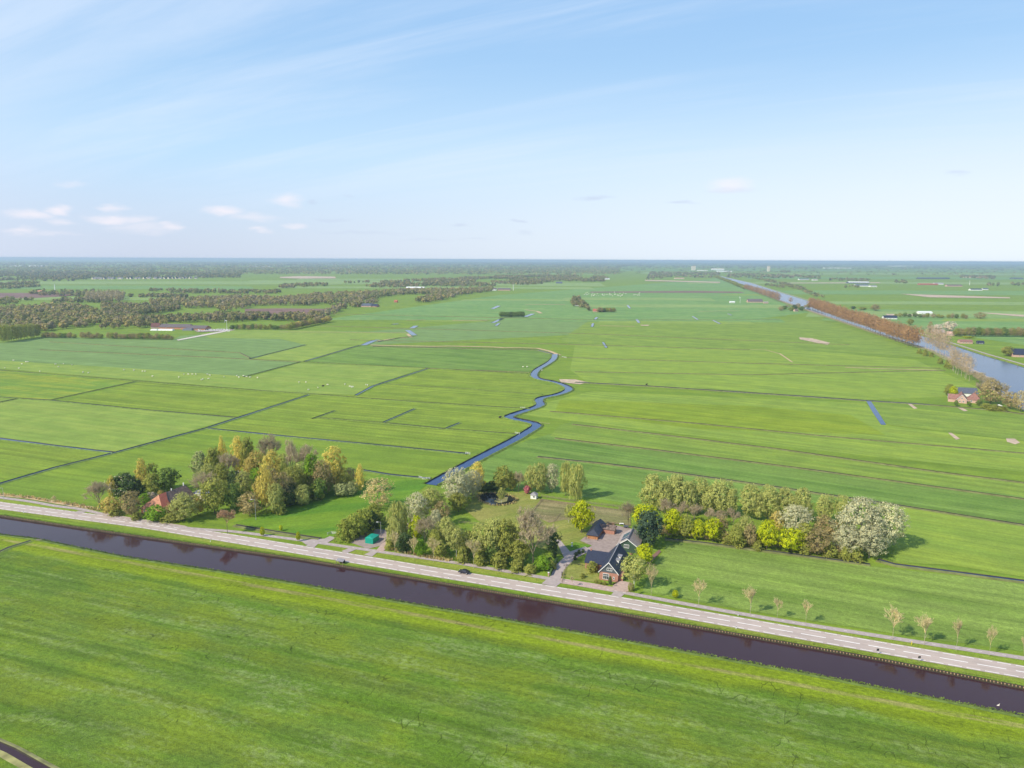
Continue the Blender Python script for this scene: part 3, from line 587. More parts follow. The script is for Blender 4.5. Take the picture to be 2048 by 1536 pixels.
# ------------------------------------------------------------------ trees
LEAFSZ = 0.045
def crown_mesh(name, shape, mat, seed, K=60, n=42, ls=0.045, cb=0.15, crr=0.12, droop=False, hollow=0.35):
    K = int(K*2.1); n = int(n*0.72); crr *= 0.80; ls *= 0.86
    r = np.random.default_rng(seed)
    ph = r.uniform(0, 6.28, 3)
    def prof(t, a):
        if shape == 'round': q = np.sin(np.pi*np.clip(t*0.93+0.05, 0, 1))**0.55
        elif shape == 'cone': q = (1-t)**0.75*0.98+0.04
        elif shape == 'column': q = np.sin(np.pi*np.clip(t*0.9+0.06, 0, 1))**0.4
        elif shape == 'dome': q = np.sqrt(np.clip(1-t*t, 0, 1))
        elif shape == 'spread': q = np.sin(np.pi*np.clip(t*0.85+0.1, 0, 1))**0.8
        else: q = np.ones_like(t)
        return q*(1+0.20*np.sin(2*a+ph[0]+4*t)+0.16*np.sin(3*a+ph[1]-7*t)+0.12*np.sin(7*a+ph[2]+17*t))
    t = r.uniform(0.02, 0.97, K*3); a = r.uniform(0, 2*np.pi, K*3)
    keep = r.uniform(0, 1, K*3) < np.clip(prof(t, a), 0.08, 1)
    t = t[keep][:K]; a = a[keep][:K]; K = len(t)
    rad = 0.5*prof(t, a)*(hollow+(1-hollow)*r.uniform(0, 1, K)**0.45)
    rad = np.maximum(rad-crr*0.5, 0)
    rad = rad*np.where(r.uniform(0, 1, K) < .22, r.uniform(1.0, 1.28, K), r.uniform(.85, 1.05, K))
    C = np.stack([rad*np.cos(a), rad*np.sin(a), cb+(1-cb)*t*r.uniform(.93, 1.0, K)], 1)
    cs = crr*r.uniform(0.55, 1.3, K)
    idx = np.repeat(np.arange(K), n); m = len(idx)
    d = r.normal(size=(m, 3)); d /= np.linalg.norm(d, axis=1)[:, None]
    u = r.uniform(0, 1.15, m)**0.6
    sq = np.array([1, 1, 0.62 if not droop else 1.9])
    P = C[idx]+d*(cs[idx]*u)[:, None]*sq
    lo = r.uniform(0, 1, m) < 0.15                            # loose foliage between the clumps
    tl = r.uniform(0.03, 0.97, m); al = r.uniform(0, 2*np.pi, m); rl_ = 0.5*prof(tl, al)*r.uniform(0.2, 1.12, m)**0.5
    P[lo] = np.stack([rl_*np.cos(al), rl_*np.sin(al), cb+(1-cb)*tl], 1)[lo]
    P[:, 2] = np.clip(P[:, 2], 0.01, 1.0)
    out = P-np.array([0, 0, cb+(1-cb)*.42]); out /= np.linalg.norm(out, axis=1)[:, None]+1e-6
    nr = d*0.42+out*0.85+r.normal(size=(m, 3))*0.40+np.array([0, 0, 0.25]); nr /= np.linalg.norm(nr, axis=1)[:, None]
    rv = r.normal(size=(m, 3)); ta = np.cross(nr, rv); ta /= np.linalg.norm(ta, axis=1)[:, None]; tb = np.cross(nr, ta)
    s = (ls*r.uniform(0.6, 1.25, m))[:, None]
    if droop: ta = np.tile([0, 0, 1.0], (m, 1)); tb = np.cross(nr, ta); tb /= np.linalg.norm(tb, axis=1)[:, None]; ta = ta*1.8; tb = tb*0.6
    V = np.stack([P-ta*s*.5-tb*s*.4, P+ta*s*.5-tb*s*.35, P+ta*s*.45+tb*s*.45, P-ta*s*.5+tb*s*.4], 1).reshape(-1, 3)
    return np_mesh(name, V, m, [mat])
def np_mesh(name, V, nq, mats, mi=None):
    me = bpy.data.meshes.new(name); me.vertices.add(len(V)); me.vertices.foreach_set('co', V.astype(np.float32).ravel())
    me.loops.add(nq*4); me.loops.foreach_set('vertex_index', np.arange(nq*4, dtype=np.int32))
    me.polygons.add(nq); me.polygons.foreach_set('loop_start', np.arange(0, nq*4, 4, dtype=np.int32))
    try: me.polygons.foreach_set('loop_total', np.full(nq, 4, dtype=np.int32))
    except Exception: pass
    for q in mats: me.materials.append(q)
    if mi is not None: me.polygons.foreach_set('material_index', mi.astype(np.int32))
    me.update(calc_edges=True); me.validate(); return me
def trunk_mesh(name, mat, seed, top=0.6, r0=0.022, limbs=5, lean=0.02, wide=0.25):
    q = random.Random(seed); mb = MB(); p = Vector((0, 0, 0)); r = r0; pts = [(p.copy(), r)]
    for i in range(5):
        p = p+Vector((q.uniform(-lean, lean), q.uniform(-lean, lean), top/5)); r *= 0.82; pts.append((p.copy(), r))
    for (a, ra), (b, rb2) in zip(pts, pts[1:]): mb.tube(a, b, ra, rb2, 6)
    for i in range(limbs):
        a, ra = pts[q.choice((2, 3, 4, 5))]; an = q.uniform(0, 6.28); b = a+Vector((math.cos(an)*wide, math.sin(an)*wide, q.uniform(.12, .3)))*q.uniform(.6, 1)
        b.z = min(b.z, 0.93); mb.tube(a, b, ra*0.6, ra*0.15, 4)
    return mb.mesh(name, mat)
def bare_mesh(name, mat, seed, start=0.3, spread=0.5, depth=4, kids=4, up=0.6, r0=0.013, fuzz=2, thin=1.0):
    q = random.Random(seed); segs = []
    def br(p, d, l, r, k):
        e = p+d*l; segs.append((p, e, r, r*0.55))
        if k == 0: return
        for i in range(kids):
            v = Vector((q.gauss(0, 1), q.gauss(0, 1), q.gauss(0, .6)+up*.8)).normalized()
            nd2 = (d*0.9+v*spread*1.25).normalized(); s = p.lerp(e, q.uniform(0.45, 1.0))
            br(s, nd2, l*q.uniform(0.52, 0.78), r*0.58, k-1)
    for i in range(5):
        an = i*1.257+q.uniform(-.4, .4); d = Vector((math.cos(an)*spread, math.sin(an)*spread, 1.0)).normalized()
        br(Vector((0, 0, start+0.03*i)), d, 0.30, r0, depth)
    br(Vector((0, 0, start)), Vector((0, 0, 1)), 0.34, r0, depth)
    zs = max(s[1].z for s in segs); rs = sorted(max(abs(s[1].x), abs(s[1].y)) for s in segs)[int(len(segs)*.985)]
    kz = (1.0-start)/(zs-start); kr = 0.5/rs
    def f(v): return Vector((v.x*kr, v.y*kr, start+(v.z-start)*kz if v.z > start else v.z))
    mb = MB()
    for (a, b, ra, rb2) in segs:
        a, b = f(a), f(b); ra = max(ra, 0.0026*thin); d = b-a
        if ra > 0.006: mb.tube(a, b, ra, rb2, 3)
        else:
            s = d.cross(Vector((q.gauss(0, 1), q.gauss(0, 1), q.gauss(0, 1)))).normalized()*ra
            mb.add([a-s, a+s, b+s*.6, b-s*.6], [(0, 1, 2, 3)])
            for _ in range(fuzz):
                o = a.lerp(b, q.random()); t = Vector((q.gauss(0, 1), q.gauss(0, 1), q.gauss(0.6, 1))).normalized()*0.04; s2 = t.cross(d).normalized()*0.0028*thin
                mb.add([o-s2, o+s2, o+t+s2, o+t-s2], [(0, 1, 2, 3)])
    return mb.mesh(name, mat)
PROTO = {}
SPEC = {  # kind: (material, shape, crown base, variants, K, n, leaf size, clump radius, droop, bark)
 'olive': ('olive','round',.12,3,90,56,.036,.105,False,'bark'), 'green': ('green','round',.12,3,75,46,.046,.10,False,'bark'), 'lime': ('lime','round',.14,3,75,50,.045,.10,False,'bark'),
 'golden': ('golden','spread',.12,3,90,52,.033,.095,False,'bark'), 'ochre': ('ochre','spread',.15,2,80,36,.040,.10,False,'bark'), 'whitep': ('whitep','round',.12,3,120,50,.028,.085,False,'palebark'),
 'willow': ('willow','round',.10,3,100,62,.031,.095,False,'bark'), 'weep': ('willow','dome',.02,1,90,50,.036,.075,True,'bark'), 'dark': ('dark','round',.05,2,75,46,.048,.105,False,'bark'),
 'conifer': ('conifer','round',.12,1,100,50,.040,.085,False,'palebark'), 'blossom': ('blossom','round',.1,2,50,36,.055,.12,False,'bark'), 'pink': ('pink','round',.1,1,50,40,.06,.13,False,'bark'),
 'birch': ('willow','spread',.30,2,80,34,.038,.09,False,'birchbark'), 'bright': ('bright','round',.06,2,70,46,.05,.11,False,'bark'), 'greygreen': ('greygreen','round',.04,2,110,40,.040,.08,False,'bark'),
 'dense': ('dense','dome',.02,3,90,46,.042,.09,False,'bark'), 'tallwillow': ('willow','column',.10,3,90,46,.036,.085,True,'bark'), 'tallolive': ('olive','column',.1,3,80,46,.040,.09,False,'bark'), 'shrub': ('olive','dome',.02,3,60,40,.06,.12,False,'bark'),
 'tanb': ('tan','round',.12,2,85,24,.032,.10,False,'bark'), 'brownb': ('brown','round',.10,3,80,34,.038,.10,False,'bark'), 'poplar': ('poplar','spread',.20,3,75,26,.030,.085,False,'bark'), 'palepoplar': ('palebud','column',.25,2,75,18,.026,.09,False,'palebark'),
 'candle': ('dark','round',.06,1,80,50,.045,.10,False,'bark'),
}
def get_proto(kind):
    if kind in PROTO: return PROTO[kind]
    out = []
    if kind in SPEC:
        m, shape, cb, nv, K, n, ls, crr, dr, bk = SPEC[kind]
        for i in range(nv):
            me = crown_mesh('crown_'+kind, shape, M['leaf_'+m], 100+i*7+len(PROTO)*31, K, n, ls, cb, crr, dr)
            tk = trunk_mesh('trunk_'+kind, M[bk], i+5, 0.72, 0.020 if kind != 'birch' else 0.018, 6)
            parts = [('trunk', tk), ('crown', me)]
            if kind == 'candle': parts.append(('blossom', crown_mesh('candles', 'round', M['leaf_blossom'], 999, 60, 6, .03, .12, .05, False, 0.97)))
            out.append(parts)
    else:
        P = {'bare': ('bare','bark',.22,.55,4,4,1.0), 'pinkbare': ('pinkbare','bark',.22,.50,4,4,1.0), 'young': ('youngtwig','palebark',.36,.42,3,4,1.5), 'redyoung': ('redtwig','bark',.42,.6,4,4,1.3),
             }[kind]
        for i in range(3):
            me = bare_mesh('crown_'+kind, M['leaf_'+P[0]], 50+i*9+len(kind), P[2], P[3], P[4], P[5], thin=P[6], fuzz=2 if kind != 'young' else 3)
            tk = trunk_mesh('trunk_'+kind, M[P[1]], i+9, 0.62 if kind != 'young' else .55, 0.016 if kind != 'young' else 0.013, 3, 0.008, 0.1)
            out.append([('trunk', tk), ('crown', me)])
    PROTO[kind] = out; return out
tr = random.Random(3)
def tree(kind, bx, by, ty, w, label, name='tree', cat='tree', group=None, h=None, world=None):
    if world is None:
        p = G(bx, by); hh = hgt(bx, by, ty) if h is None else h; ww = w/Pr(p.x, p.y, hh*.5)[2]
    else: p, hh, ww = world
    vs = get_proto(kind); parts = vs[tr.randrange(len(vs))]
    e = empty(name, (p[0], p[1], 0.0), tr.uniform(0, 6.28), (ww, ww, hh))
    for nm, me in parts: link_mesh(nm if not (name in ('shrub', 'bush') and nm == 'crown') else 'foliage', me, e)
    tag(e, label, cat, group); return e
T = tree
# old farm grove
for a in [('bare',200,1020,960,52,'rounded brown leafless tree at the far left end of the left grove'), ('golden',226,1000,949,18,'slim yellowish tree peeping out behind the white-flecked chestnut'),
 ('candle',250,995,945,50,'dark round chestnut dotted with white blossom candles left of the orange farmhouse'), ('brownb',264,1034,980,44,'brown-budded bushy tree between the chestnut and the cycle path'),
 ('ochre',222,1030,992,40,'low orange-brown tree below the rounded leafless tree'), ('golden',286,985,914,26,'tall slim golden birch rising above the old farmhouse'),
 ('olive',305,990,946,34,'small olive tree directly behind the orange farmhouse ridge'), ('tallolive',307,980,924,22,'slender grey-green tree just right of the tall golden birch'), ('green',336,985,934,44,'dark green rounded tree right of the golden birch'),
 ('dark',279,992,960,24,'small black-green tree on the right flank of the chestnut'), ('ochre',322,993,979,15,'small mustard coloured tree touching the farmhouse ridge'),
 ('olive',430,1027,955,58,'large olive-yellow tree right of the roofed outbuilding'), ('green',470,1022,966,38,'dark shaded tree between the two big olive trees of the left grove'), ('brownb',500,1032,983,46,'olive-brown tree over the street lamp at the corner of the lush meadow'),
 ('willow',368,1042,986,54,'pale yellow willow in front of the old farmhouse gable'), ('bare',410,1002,942,54,'wide leafless tree behind the roofed outbuilding'), ('ochre',395,1030,995,32,'low russet tree between the pale willow and the big olive tree'),
 ('greygreen',402,965,900,34,'grey-green tree at the upper left edge of the big grove'), ('olive',430,968,893,34,'olive tree on the upper left edge of the big grove beside the narrow golden tree'), ('golden',447,955,869,16,'narrow golden spire at the top left of the big grove'),
 ('pinkbare',460,975,902,42,'pinkish leafless tree in the left half of the big grove'), ('golden',479,955,869,34,'bright golden tree crowning the left half of the big grove'), ('olive',498,958,872,28,'olive tree leaning on the bright golden crown'),
 ('bare',540,952,864,50,'crooked leafless tree topping the middle of the big grove'), ('ochre',516,970,898,40,'ochre tree in the middle of the big grove'), ('golden',546,978,897,38,'bushy yellow tree in the very middle of the big grove'),
 ('willow',567,965,905,30,'yellowish tree behind the right side of the bushy yellow tree'), ('bright',514,988,934,26,'vivid green round tree in the middle of the big grove'), ('golden',533,1024,926,30,'tall yellow poplar reaching down the front of the big grove'),
 ('brownb',567,1014,942,44,'olive-brown tree right of the tall yellow poplar'), ('pinkbare',588,972,879,38,'pinkish bare tree right of the crooked leafless one'), ('pinkbare',617,968,887,44,'wide bare tree at the top right of the big grove'),
 ('bright',625,986,905,34,'dark bright-green tree at the right of the big grove'), ('golden',670,978,890,46,'large yellow tree at the upper right corner of the big grove'), ('brownb',645,992,917,42,'reddish brown tree left of the large yellow corner tree'),
 ('willow',655,988,938,26,'light green tree on the right front edge of the big grove'), ('olive',676,978,920,24,'yellow-green tree under the large yellow corner tree'), ('brownb',700,972,934,32,'dark brown tree at the right end of the big grove'),
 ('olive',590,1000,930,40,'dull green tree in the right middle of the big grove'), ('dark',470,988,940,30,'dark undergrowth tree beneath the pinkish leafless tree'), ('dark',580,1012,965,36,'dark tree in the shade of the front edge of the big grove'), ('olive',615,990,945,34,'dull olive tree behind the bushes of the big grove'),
 ('green',640,1000,955,30,'dark green tree behind the lush meadow edge bushes'), ('willow',553,1028,965,34,'olive green tree on the shaded front edge beside the tall yellow poplar'), ('brownb',540,1000,930,34,'russet-brown tree hidden behind the tall yellow poplar'),
 ('golden',721,988,926,20,'ochre cone-shaped tree standing right of the big grove'), ('tanb',756,1018,955,64,'wide tan half-leafless tree in the meadow left of the white willow belt'),
 ]: T(*a, group='trees of the left grove')
for a in [('shrub',274,1040,1023,20,'small green shrub at the foot of the orange brick gable'), ('bright',314,1042,1010,40,'bright green bush with reddish flowers in front of the orange brick gable'), ('bright',290,1008,986,24,'light green bush left of the white blossom by the farmhouse'),
 ('blossom',303,1003,984,20,'white blossoming bush against the old farmhouse roof'), ('blossom',480,978,942,32,'whitish blossoming bush in the heart of the big grove'), ('shrub',607,1003,968,36,'round olive bush on the right front edge of the big grove'),
 ('shrub',636,997,966,34,'bush on the grove edge nearest the lush meadow top'), ('greygreen',682,992,966,34,'grey-green willow bush alone in the lush meadow'), ('greygreen',704,990,962,28,'grey-green bush joined to the ochre cone-shaped tree'), ('shrub',340,1044,1026,36,'low green hedge bush beside the path under the pale willow'),
 ('shrub',232,1030,1010,30,'low bush near the cycle path at the left end of the grove'), ('shrub',480,1010,985,30,'shady bush between olive trees'[:0]+'dark olive bush in the gap right of the roofed outbuilding'),
 ('shrub',560,1028,1000,26,'low bush at the dark front edge of the big grove'), ('dense',692,1080,1036,40,'leftmost dense evergreen bush near the green container'), ('dense',708,1076,1026,46,'tall dense evergreen bush left of the green container'), ('dense',728,1066,1016,50,'broad dense evergreen bush behind the green container'),
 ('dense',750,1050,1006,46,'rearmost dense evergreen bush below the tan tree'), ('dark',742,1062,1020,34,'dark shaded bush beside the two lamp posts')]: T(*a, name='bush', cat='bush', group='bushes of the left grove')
for j, (x, y, ty, w, k) in enumerate([(445,985,925,34,'olive'),(490,998,940,32,'willow'),(524,1010,950,34,'ochre'),(600,985,925,30,'willow'),(575,998,935,30,'olive'),(640,975,925,30,'willow'),(690,985,945,28,'olive'),(420,985,925,34,'willow'),(500,975,915,26,'ochre'),(605,1012,968,34,'willow'),(545,1018,962,26,'ochre')]):
    T(k, x, y, ty, w, 'yellowish filler tree merged into the crowns of the big grove', group='filler trees of the big grove')
# centre garden belt
for a in [('weep',797,1084,1003,56,'weeping willow draping to the ground at the left end of the middle belt'), ('whitep',835,1045,984,46,'silvery poplar above the weeping willow'), ('willow',864,1035,974,48,'green willow between the silvery poplars'),
 ('whitep',915,1012,934,60,'tallest silvery white poplar beside the creek end'), ('whitep',945,998,938,40,'silvery poplar in front of the golden treetop'), ('golden',955,985,921,34,'golden treetop peeping behind the white poplars'),
 ('olive',917,1024,985,38,'olive shrubby tree left of the pond'), ('bare',850,1092,1030,42,'greyish bare tree in the middle belt above the cycle path'), ('whitep',872,1072,1018,28,'small silvery tree in the middle of the belt'),
 ('lime',834,1085,1030,26,'yellow-green tree right of the weeping willow'), ('willow',894,1094,1032,38,'light green tree behind the young birch'), ('dark',808,1104,1064,34,'dark evergreen at the foot of the weeping willow'),
 ('birch',913,1118,1050,42,'young birch with a white stem beside the cycle path'), ('olive',935,1112,1060,38,'olive tree immediately right of the young birch'), ('willow',962,1117,1044,46,'yellow-green tree in the middle of the front belt'),
 ('willow',990,1120,1034,52,'tall yellow-green tree left of the big bare tree'), ('olive',1013,1122,1036,50,'olive tree leaning against the big bare tree'), ('pinkbare',1066,1134,1018,84,'big pale leafless tree at the right end of the middle belt'),
 ('dark',1104,1106,1054,32,'black-green evergreen behind the big pale leafless tree'), ('olive',1040,1132,1078,40,'dull green tree below the big pale leafless tree'), ('brownb',884,1050,1000,34,'brownish tree between the willow and the garden lawn'),
 ('brownb',900,1085,1045,30,'reddish brown tree behind the young birch stem'), ('olive',870,1100,1058,30,'olive tree in the belt above the second young roadside tree'), ('green',985,1128,1080,32,'dark green low tree in the front belt'),
 ('willow',1040,1100,1040,40,'pale green tree between lawn and the big bare tree'), ('whitep',925,1000,950,36,'silvery poplar next to the pond bank')]: T(*a, group='trees of the middle belt')
for a in [('bright',840,1112,1078,28,'dark green bush beside the cycle path with dry reeds right of it'), ('shrub',925,1124,1092,30,'bush around the foot of the young birch'), ('shrub',962,1128,1100,34,'low bush in the middle of the front belt'),
 ('shrub',1000,1134,1102,36,'bush at the foot of the tall yellow-green tree'), ('bright',1085,1140,1112,34,'green bush right below the big pale leafless tree'), ('shrub',1035,1142,1118,30,'low bush near the verge left of the driveway'), ('shrub',880,1112,1080,34,'bush with reeds in front, right of the dark green one'),
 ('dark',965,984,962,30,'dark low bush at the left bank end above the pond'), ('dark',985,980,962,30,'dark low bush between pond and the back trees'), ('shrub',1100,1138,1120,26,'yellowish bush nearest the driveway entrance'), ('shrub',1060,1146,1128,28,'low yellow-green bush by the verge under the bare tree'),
 ('shrub',780,1098,1078,22,'small bush at the foot of the weeping willow')]: T(*a, name='bush', cat='bush', group='bushes of the middle belt')
# back row above the pond
for a in [('olive',1008,982,931,40,'leftmost round green tree behind the pond'), ('bare',1037,984,940,24,'thin bare tree in the row behind the pond'), ('willow',1062,984,930,30,'yellow-green tree above the pink blossom'), ('willow',1080,986,924,34,'tallest light green tree behind the white garden hut'),
 ('whitep',1104,984,926,30,'lone silvery white tree in the row behind the pond'), ('tallwillow',1131,992,924,26,'hanging light green willow left of the last one in the back row'), ('tallwillow',1152,1000,929,34,'rightmost hanging willow casting its shadow on the field'),
 ('olive',1024,982,945,26,'small olive tree second from left behind the pond')]: T(*a, group='back row of trees behind the pond')
T('pink',1054,988,971,13,'pink blossoming shrub beside the white garden hut', name='bush', cat='bush')
T('birch',1003,1008,974,16,'small crooked tree on the pond island')
for a in [('lime',1163,1066,999,46,'round lime-green tree left of the dark roofed shed'), ('birch',1137,1046,1008,18,'thin sparse tree on the lawn left of the round lime-green tree'), ('bare',1256,1058,1000,32,'thin leafless tree at the back of the brick yard'),
 ('lime',1288,1062,1008,50,'yellow-green tree hugging the dark conifer'), ('conifer',1297,1094,1020,58,'big dark blue-green conifer beside the green barn'), ('lime',1288,1128,1088,38,'small lime-green tree in front of the green barn gable'),
 ('birch',1268,1178,1110,56,'yellow-green birch with white stems right of the brick farmhouse')]: T(*a, group='trees round the farmyard')
# willow belt at the right
lab = ['grey-green willow, %s from the left in the long willow row' % s for s in ('first', 'second', 'third', 'fourth')]+['grey-green willow of the second willow row, %s' % s for s in ('leftmost', 'second from its left', 'third from its left', 'fourth from its left', 'fifth from its left', 'rightmost beside the great white poplar')]
for i, a in enumerate([(1305,1022,946,52),(1350,1024,947,56),(1398,1026,954,46),(1440,1030,957,56),(1498,1036,967,44),(1534,1038,969,44),(1568,1040,973,40),(1602,1042,974,44),(1648,1046,987,38),(1683,1048,989,32)]):
    T('willow', *a, lab[i], group='willows along the field'); 
for a in [(1328,1028,960,34),(1375,1030,960,36),(1420,1032,970,36),(1462,1034,975,26),(1515,1040,985,30),(1585,1046,990,30)]:
    T('willow', *a, 'smaller willow filling a gap in the willow rows', group='gap-filling willows')
for i, a in enumerate([(1332,1044,996,30),(1360,1046,1002,30),(1388,1048,1006,30),(1418,1050,1016,26),(1440,1052,1020,26),(1466,1054,1016,28)]):
    T('pinkbare', *a, 'small bare pinkish tree in the line below the willow row', group='bare saplings below the willows')
for a in [('lime',1345,1074,1016,36,'bright lime tree next right of the dark conifer'), ('olive',1370,1077,1028,30,'shaded olive tree between the bright lime trees by the conifer'), ('lime',1395,1080,1038,32,'bright lime tree, left one of the touching pair'), ('lime',1425,1083,1036,36,'bright lime tree, right one of the touching pair'),
 ('olive',1470,1092,1050,34,'dull olive tree in the middle of the right belt front'), ('brownb',1500,1094,1046,28,'thin brown tree left of the widest lime tree'), ('lime',1533,1098,1039,44,'widest lime-yellow tree in the middle of the right belt'),
 ('lime',1582,1104,1056,50,'lime-green tree with white blossom at its foot'), ('whitep',1590,1072,1010,64,'round silvery tree behind the lime-green ones'), ('brownb',1635,1110,1055,46,'brown twiggy tree left of the great white poplar'), ('brownb',1645,1078,1028,40,'brown tree behind the twiggy one in the right belt'),
 ('whitep',1716,1100,993,92,'great silvery white poplar, highest crown at the end of the right belt'), ('whitep',1768,1098,1004,76,'right hand crown of the great white poplar group'), ('whitep',1692,1112,1050,60,'lower left silvery crown of the white poplar group'),
 ('whitep',1738,1116,1048,60,'lower front silvery crown of the white poplar group'), ('brownb',1442,1072,1030,30,'brown tree behind the touching lime pair'), ('ochre',1552,1068,1020,30,'orange-tinted tree left of the round silvery tree'), ('olive',1610,1085,1045,36,'olive tree under the round silvery tree'),
 ('willow',1490,1075,1030,34,'small pale tree standing in the meadow gap of the right belt'), ('brownb',1670,1085,1040,36,'brown tree squeezed against the great white poplar')]: T(*a, group='trees of the right belt')
for a in [(1480,1095,1070,24),(1515,1100,1080,24),(1610,1108,1085,26),(1660,1114,1088,30),(1455,1088,1070,22),(1712,1122,1090,30),(1690,1120,1092,26)]:
    T('shrub', *a, 'low bush along the front ditch of the right belt', name='bush', cat='bush', group='bushes along the front ditch')
for i in range(26):                                            # understorey of the belts
    x = 1310+i*14.5; T('brownb' if i % 3 else 'olive', x, 1068+ (x-1310)*.115, 1046+(x-1310)*.115, 22, 'low brushwood clump inside the right belt', name='bush', cat='bush', group='brushwood of the right belt')
# roadside trees
rl = ['first young roadside tree right of the farmhouse', 'second bare roadside tree right of the farmhouse', 'round-crowned roadside tree, third right of the farmhouse', 'small roadside tree, left one of the small pair', 'small roadside tree, right one of the small pair',
      'tallest bare roadside tree, left of the closely set pair', 'wide bare roadside tree, right of the closely set pair', 'narrow roadside tree, third from the right edge', 'narrow roadside tree, second from the right edge', 'roadside tree cut by the right edge of the view']
for i, a in enumerate([(1302,1199,1127,26),(1397,1213,1158,31),(1500,1230,1172,35),(1554,1239,1193,21),(1611,1249,1199,19),(1785,1279,1213,40),(1848,1290,1229,43),(1912,1302,1235,22),(1978,1313,1251,20),(2045,1322,1270,18)]):
    T('young', *a, rl[i], name='roadside_tree', group='young trees along the road')
for a in [('redyoung',455,1067,1017,36,'roadside tree with reddish buds by the layby end'), ('young',790,1113,1060,24,'thin roadside tree below the weeping willow'), ('young',828,1120,1072,24,'very thin roadside tree, second in the middle stretch'), ('young',867,1125,1075,28,'roadside tree left of the young birch'),
 ('young',947,1137,1074,36,'roadside tree just above the dark car'), ('young',1144,1174,1150,10,'thin sapling on the verge by the front lawn'), ('young',1260,1194,1160,10,'thin sapling on the verge by the paved parking'), ('young',110,1014,990,12,'thin sapling at the far left of the path')]:
    T(*a, name='roadside_tree', group='young trees along the road')
for a in [('lime',525,1073,1053,10,'tiny yellow-green sapling on the verge, left of three'), ('lime',597,1083,1063,9,'tiny yellow-green sapling on the verge, right of three'), ('lime',562,1062,1050,8,'tiny yellow-green sapling across the path, middle of three')]: T(*a, name='sapling', cat='sapling')
for a in [(1152,1112,1104,9),(1158,1108,1099,8),(1150,1120,1112,8),(1166,1106,1098,8),(1108,1116,1104,12),(1100,1128,1114,12)]: T('dark', *a, 'low dark garden shrub along the driveway curve', name='bush', cat='bush', group='shrubs along the driveway')
for a in [('lime',1350,1196,1180,14,'small yellow bush at the meadow edge by the path'), ('shrub',1184,1144,1122,24,'round bush against the brick wall of the farmhouse wing'), ('dark',1220,1170,1152,8,'clipped dark cone bush in front of the farmhouse window'),
 ('shrub',1192,1166,1158,8,'small ball bush, first under the front window'), ('shrub',1200,1168,1160,8,'small ball bush, second under the front window'), ('shrub',1209,1170,1162,9,'small ball bush, third under the front window'),
 ('shrub',1262,1182,1164,14,'scrubby bush at the foot of the white birch stems'), ('shrub',1165,1156,1146,12,'small round bush on the front lawn')]: T(*a, name='bush', cat='bush')
tag(ditch and (lambda mb: (mb.prism([tuple(G(*p))[:2] for p in [(1098,1152),(1112,1122),(1115,1123),(1101,1153)]], 0, 1.5), mb.build('hedge', M['leaf_dark']))[1])(MB()), 'clipped dark hedge along the driveway entrance', 'hedge')
# right farm trees and canal rows
for a in [('olive',1898,792,768,22,'olive tree at the left corner of the pink farmhouse plot'), ('lime',1906,797,772,18,'bright yellow-green tree beside the pink farmhouse'), ('brownb',1980,808,758,46,'broad brown budding tree right of the pink farmhouse'), ('pinkbare',1965,800,760,34,'pale budding tree behind the red pyramid roof'),
 ('bare',2000,806,764,30,'grey bare tree between farm and ship canal'), ('brownb',2020,818,782,30,'orange-tinted tree near the right edge by the canal road'), ('tanb',2040,824,780,34,'tan tree at the right edge by the canal road'), ('olive',1886,700,650,0.1,'x')][:-1]: T(*a, group='trees round the pink farmhouse')
for a in [(1912,812,800,9),(1938,813,802,8),(1958,812,798,12)]: T('green', *a, 'garden bush before the pink farmhouse wall', name='bush', cat='bush', group='bushes before the pink farmhouse')
for x, y in [(1972,816),(1990,819),(2004,822),(1982,821)]: T('shrub',x,y,y-10,20,'low green hedge bush beside the pink farm ditch', name='bush', cat='bush', group='hedge by the pink farm')
def row(kind, a, b, n, h, w, label, group, jit=0.8, name='tree', both=0.0):
    A, B = G(*a), G(*b)
    for i in range(n):
        p = A.lerp(B, i/(n-1))
        T(kind, 0, 0, 0, 0, label, name=name, group=group, world=((p.x+tr.uniform(-jit, jit), p.y+tr.uniform(-jit, jit)*2), h*tr.uniform(.88, 1.1), w*tr.uniform(.88, 1.15)))
def polyrow(kind, px, n, h, w, label, group, off=0.0, jit=1.0, name='poplar_tree'):
    ws = [tuple(G(*p))[:2] for p in px]; ws = resamp(offs(ws, off), n)
    for p in ws:
        T(kind, 0, 0, 0, 0, label, name=name, group=group, world=((p[0]+tr.uniform(-jit, jit), p[1]+tr.uniform(-jit, jit)), h*tr.uniform(.9, 1.08), w*tr.uniform(.9, 1.15)))
ROW = [(1838,696),(1740,660),(1690,643),(1626,618)]
polyrow('poplar', ROW, 52, 30, 14.0, 'orange-brown poplar in the double row along the ship canal, field side', 'poplars along the ship canal, field side', 9)
polyrow('poplar', ROW, 42, 30, 13.5, 'orange-brown poplar in the double row along the ship canal, water side', 'poplars along the ship canal, water side', 1)
polyrow('poplar', [(1558,604),(1520,590),(1490,580)], 24, 28, 14, 'orange-brown poplar in the distant canal row', 'distant canal poplars', 2)
polyrow('olive', [(1488,579),(1460,567),(1432,556)], 18, 20, 22, 'dull gold poplar at the far end of the canal avenue', 'far end of the canal avenue', 0)
polyrow('palepoplar', [(1884,716),(1866,705),(1848,698)], 9, 34, 14, 'tall pale bare poplar at the near end of the brown row', 'pale poplars at the row end', -3)
polyrow('palepoplar', [(1934,762),(1918,752),(1903,744),(1896,738)], 9, 28, 11, 'pale-stemmed bare poplar in the short near row', 'pale-stemmed poplars by the canal', -2)
polyrow('pinkbare', [(1968,778),(1955,772),(1944,765)], 5, 13, 12, 'low tan tree between pale poplars and the pink farm', 'tan trees by the canal', -4, name='tree')
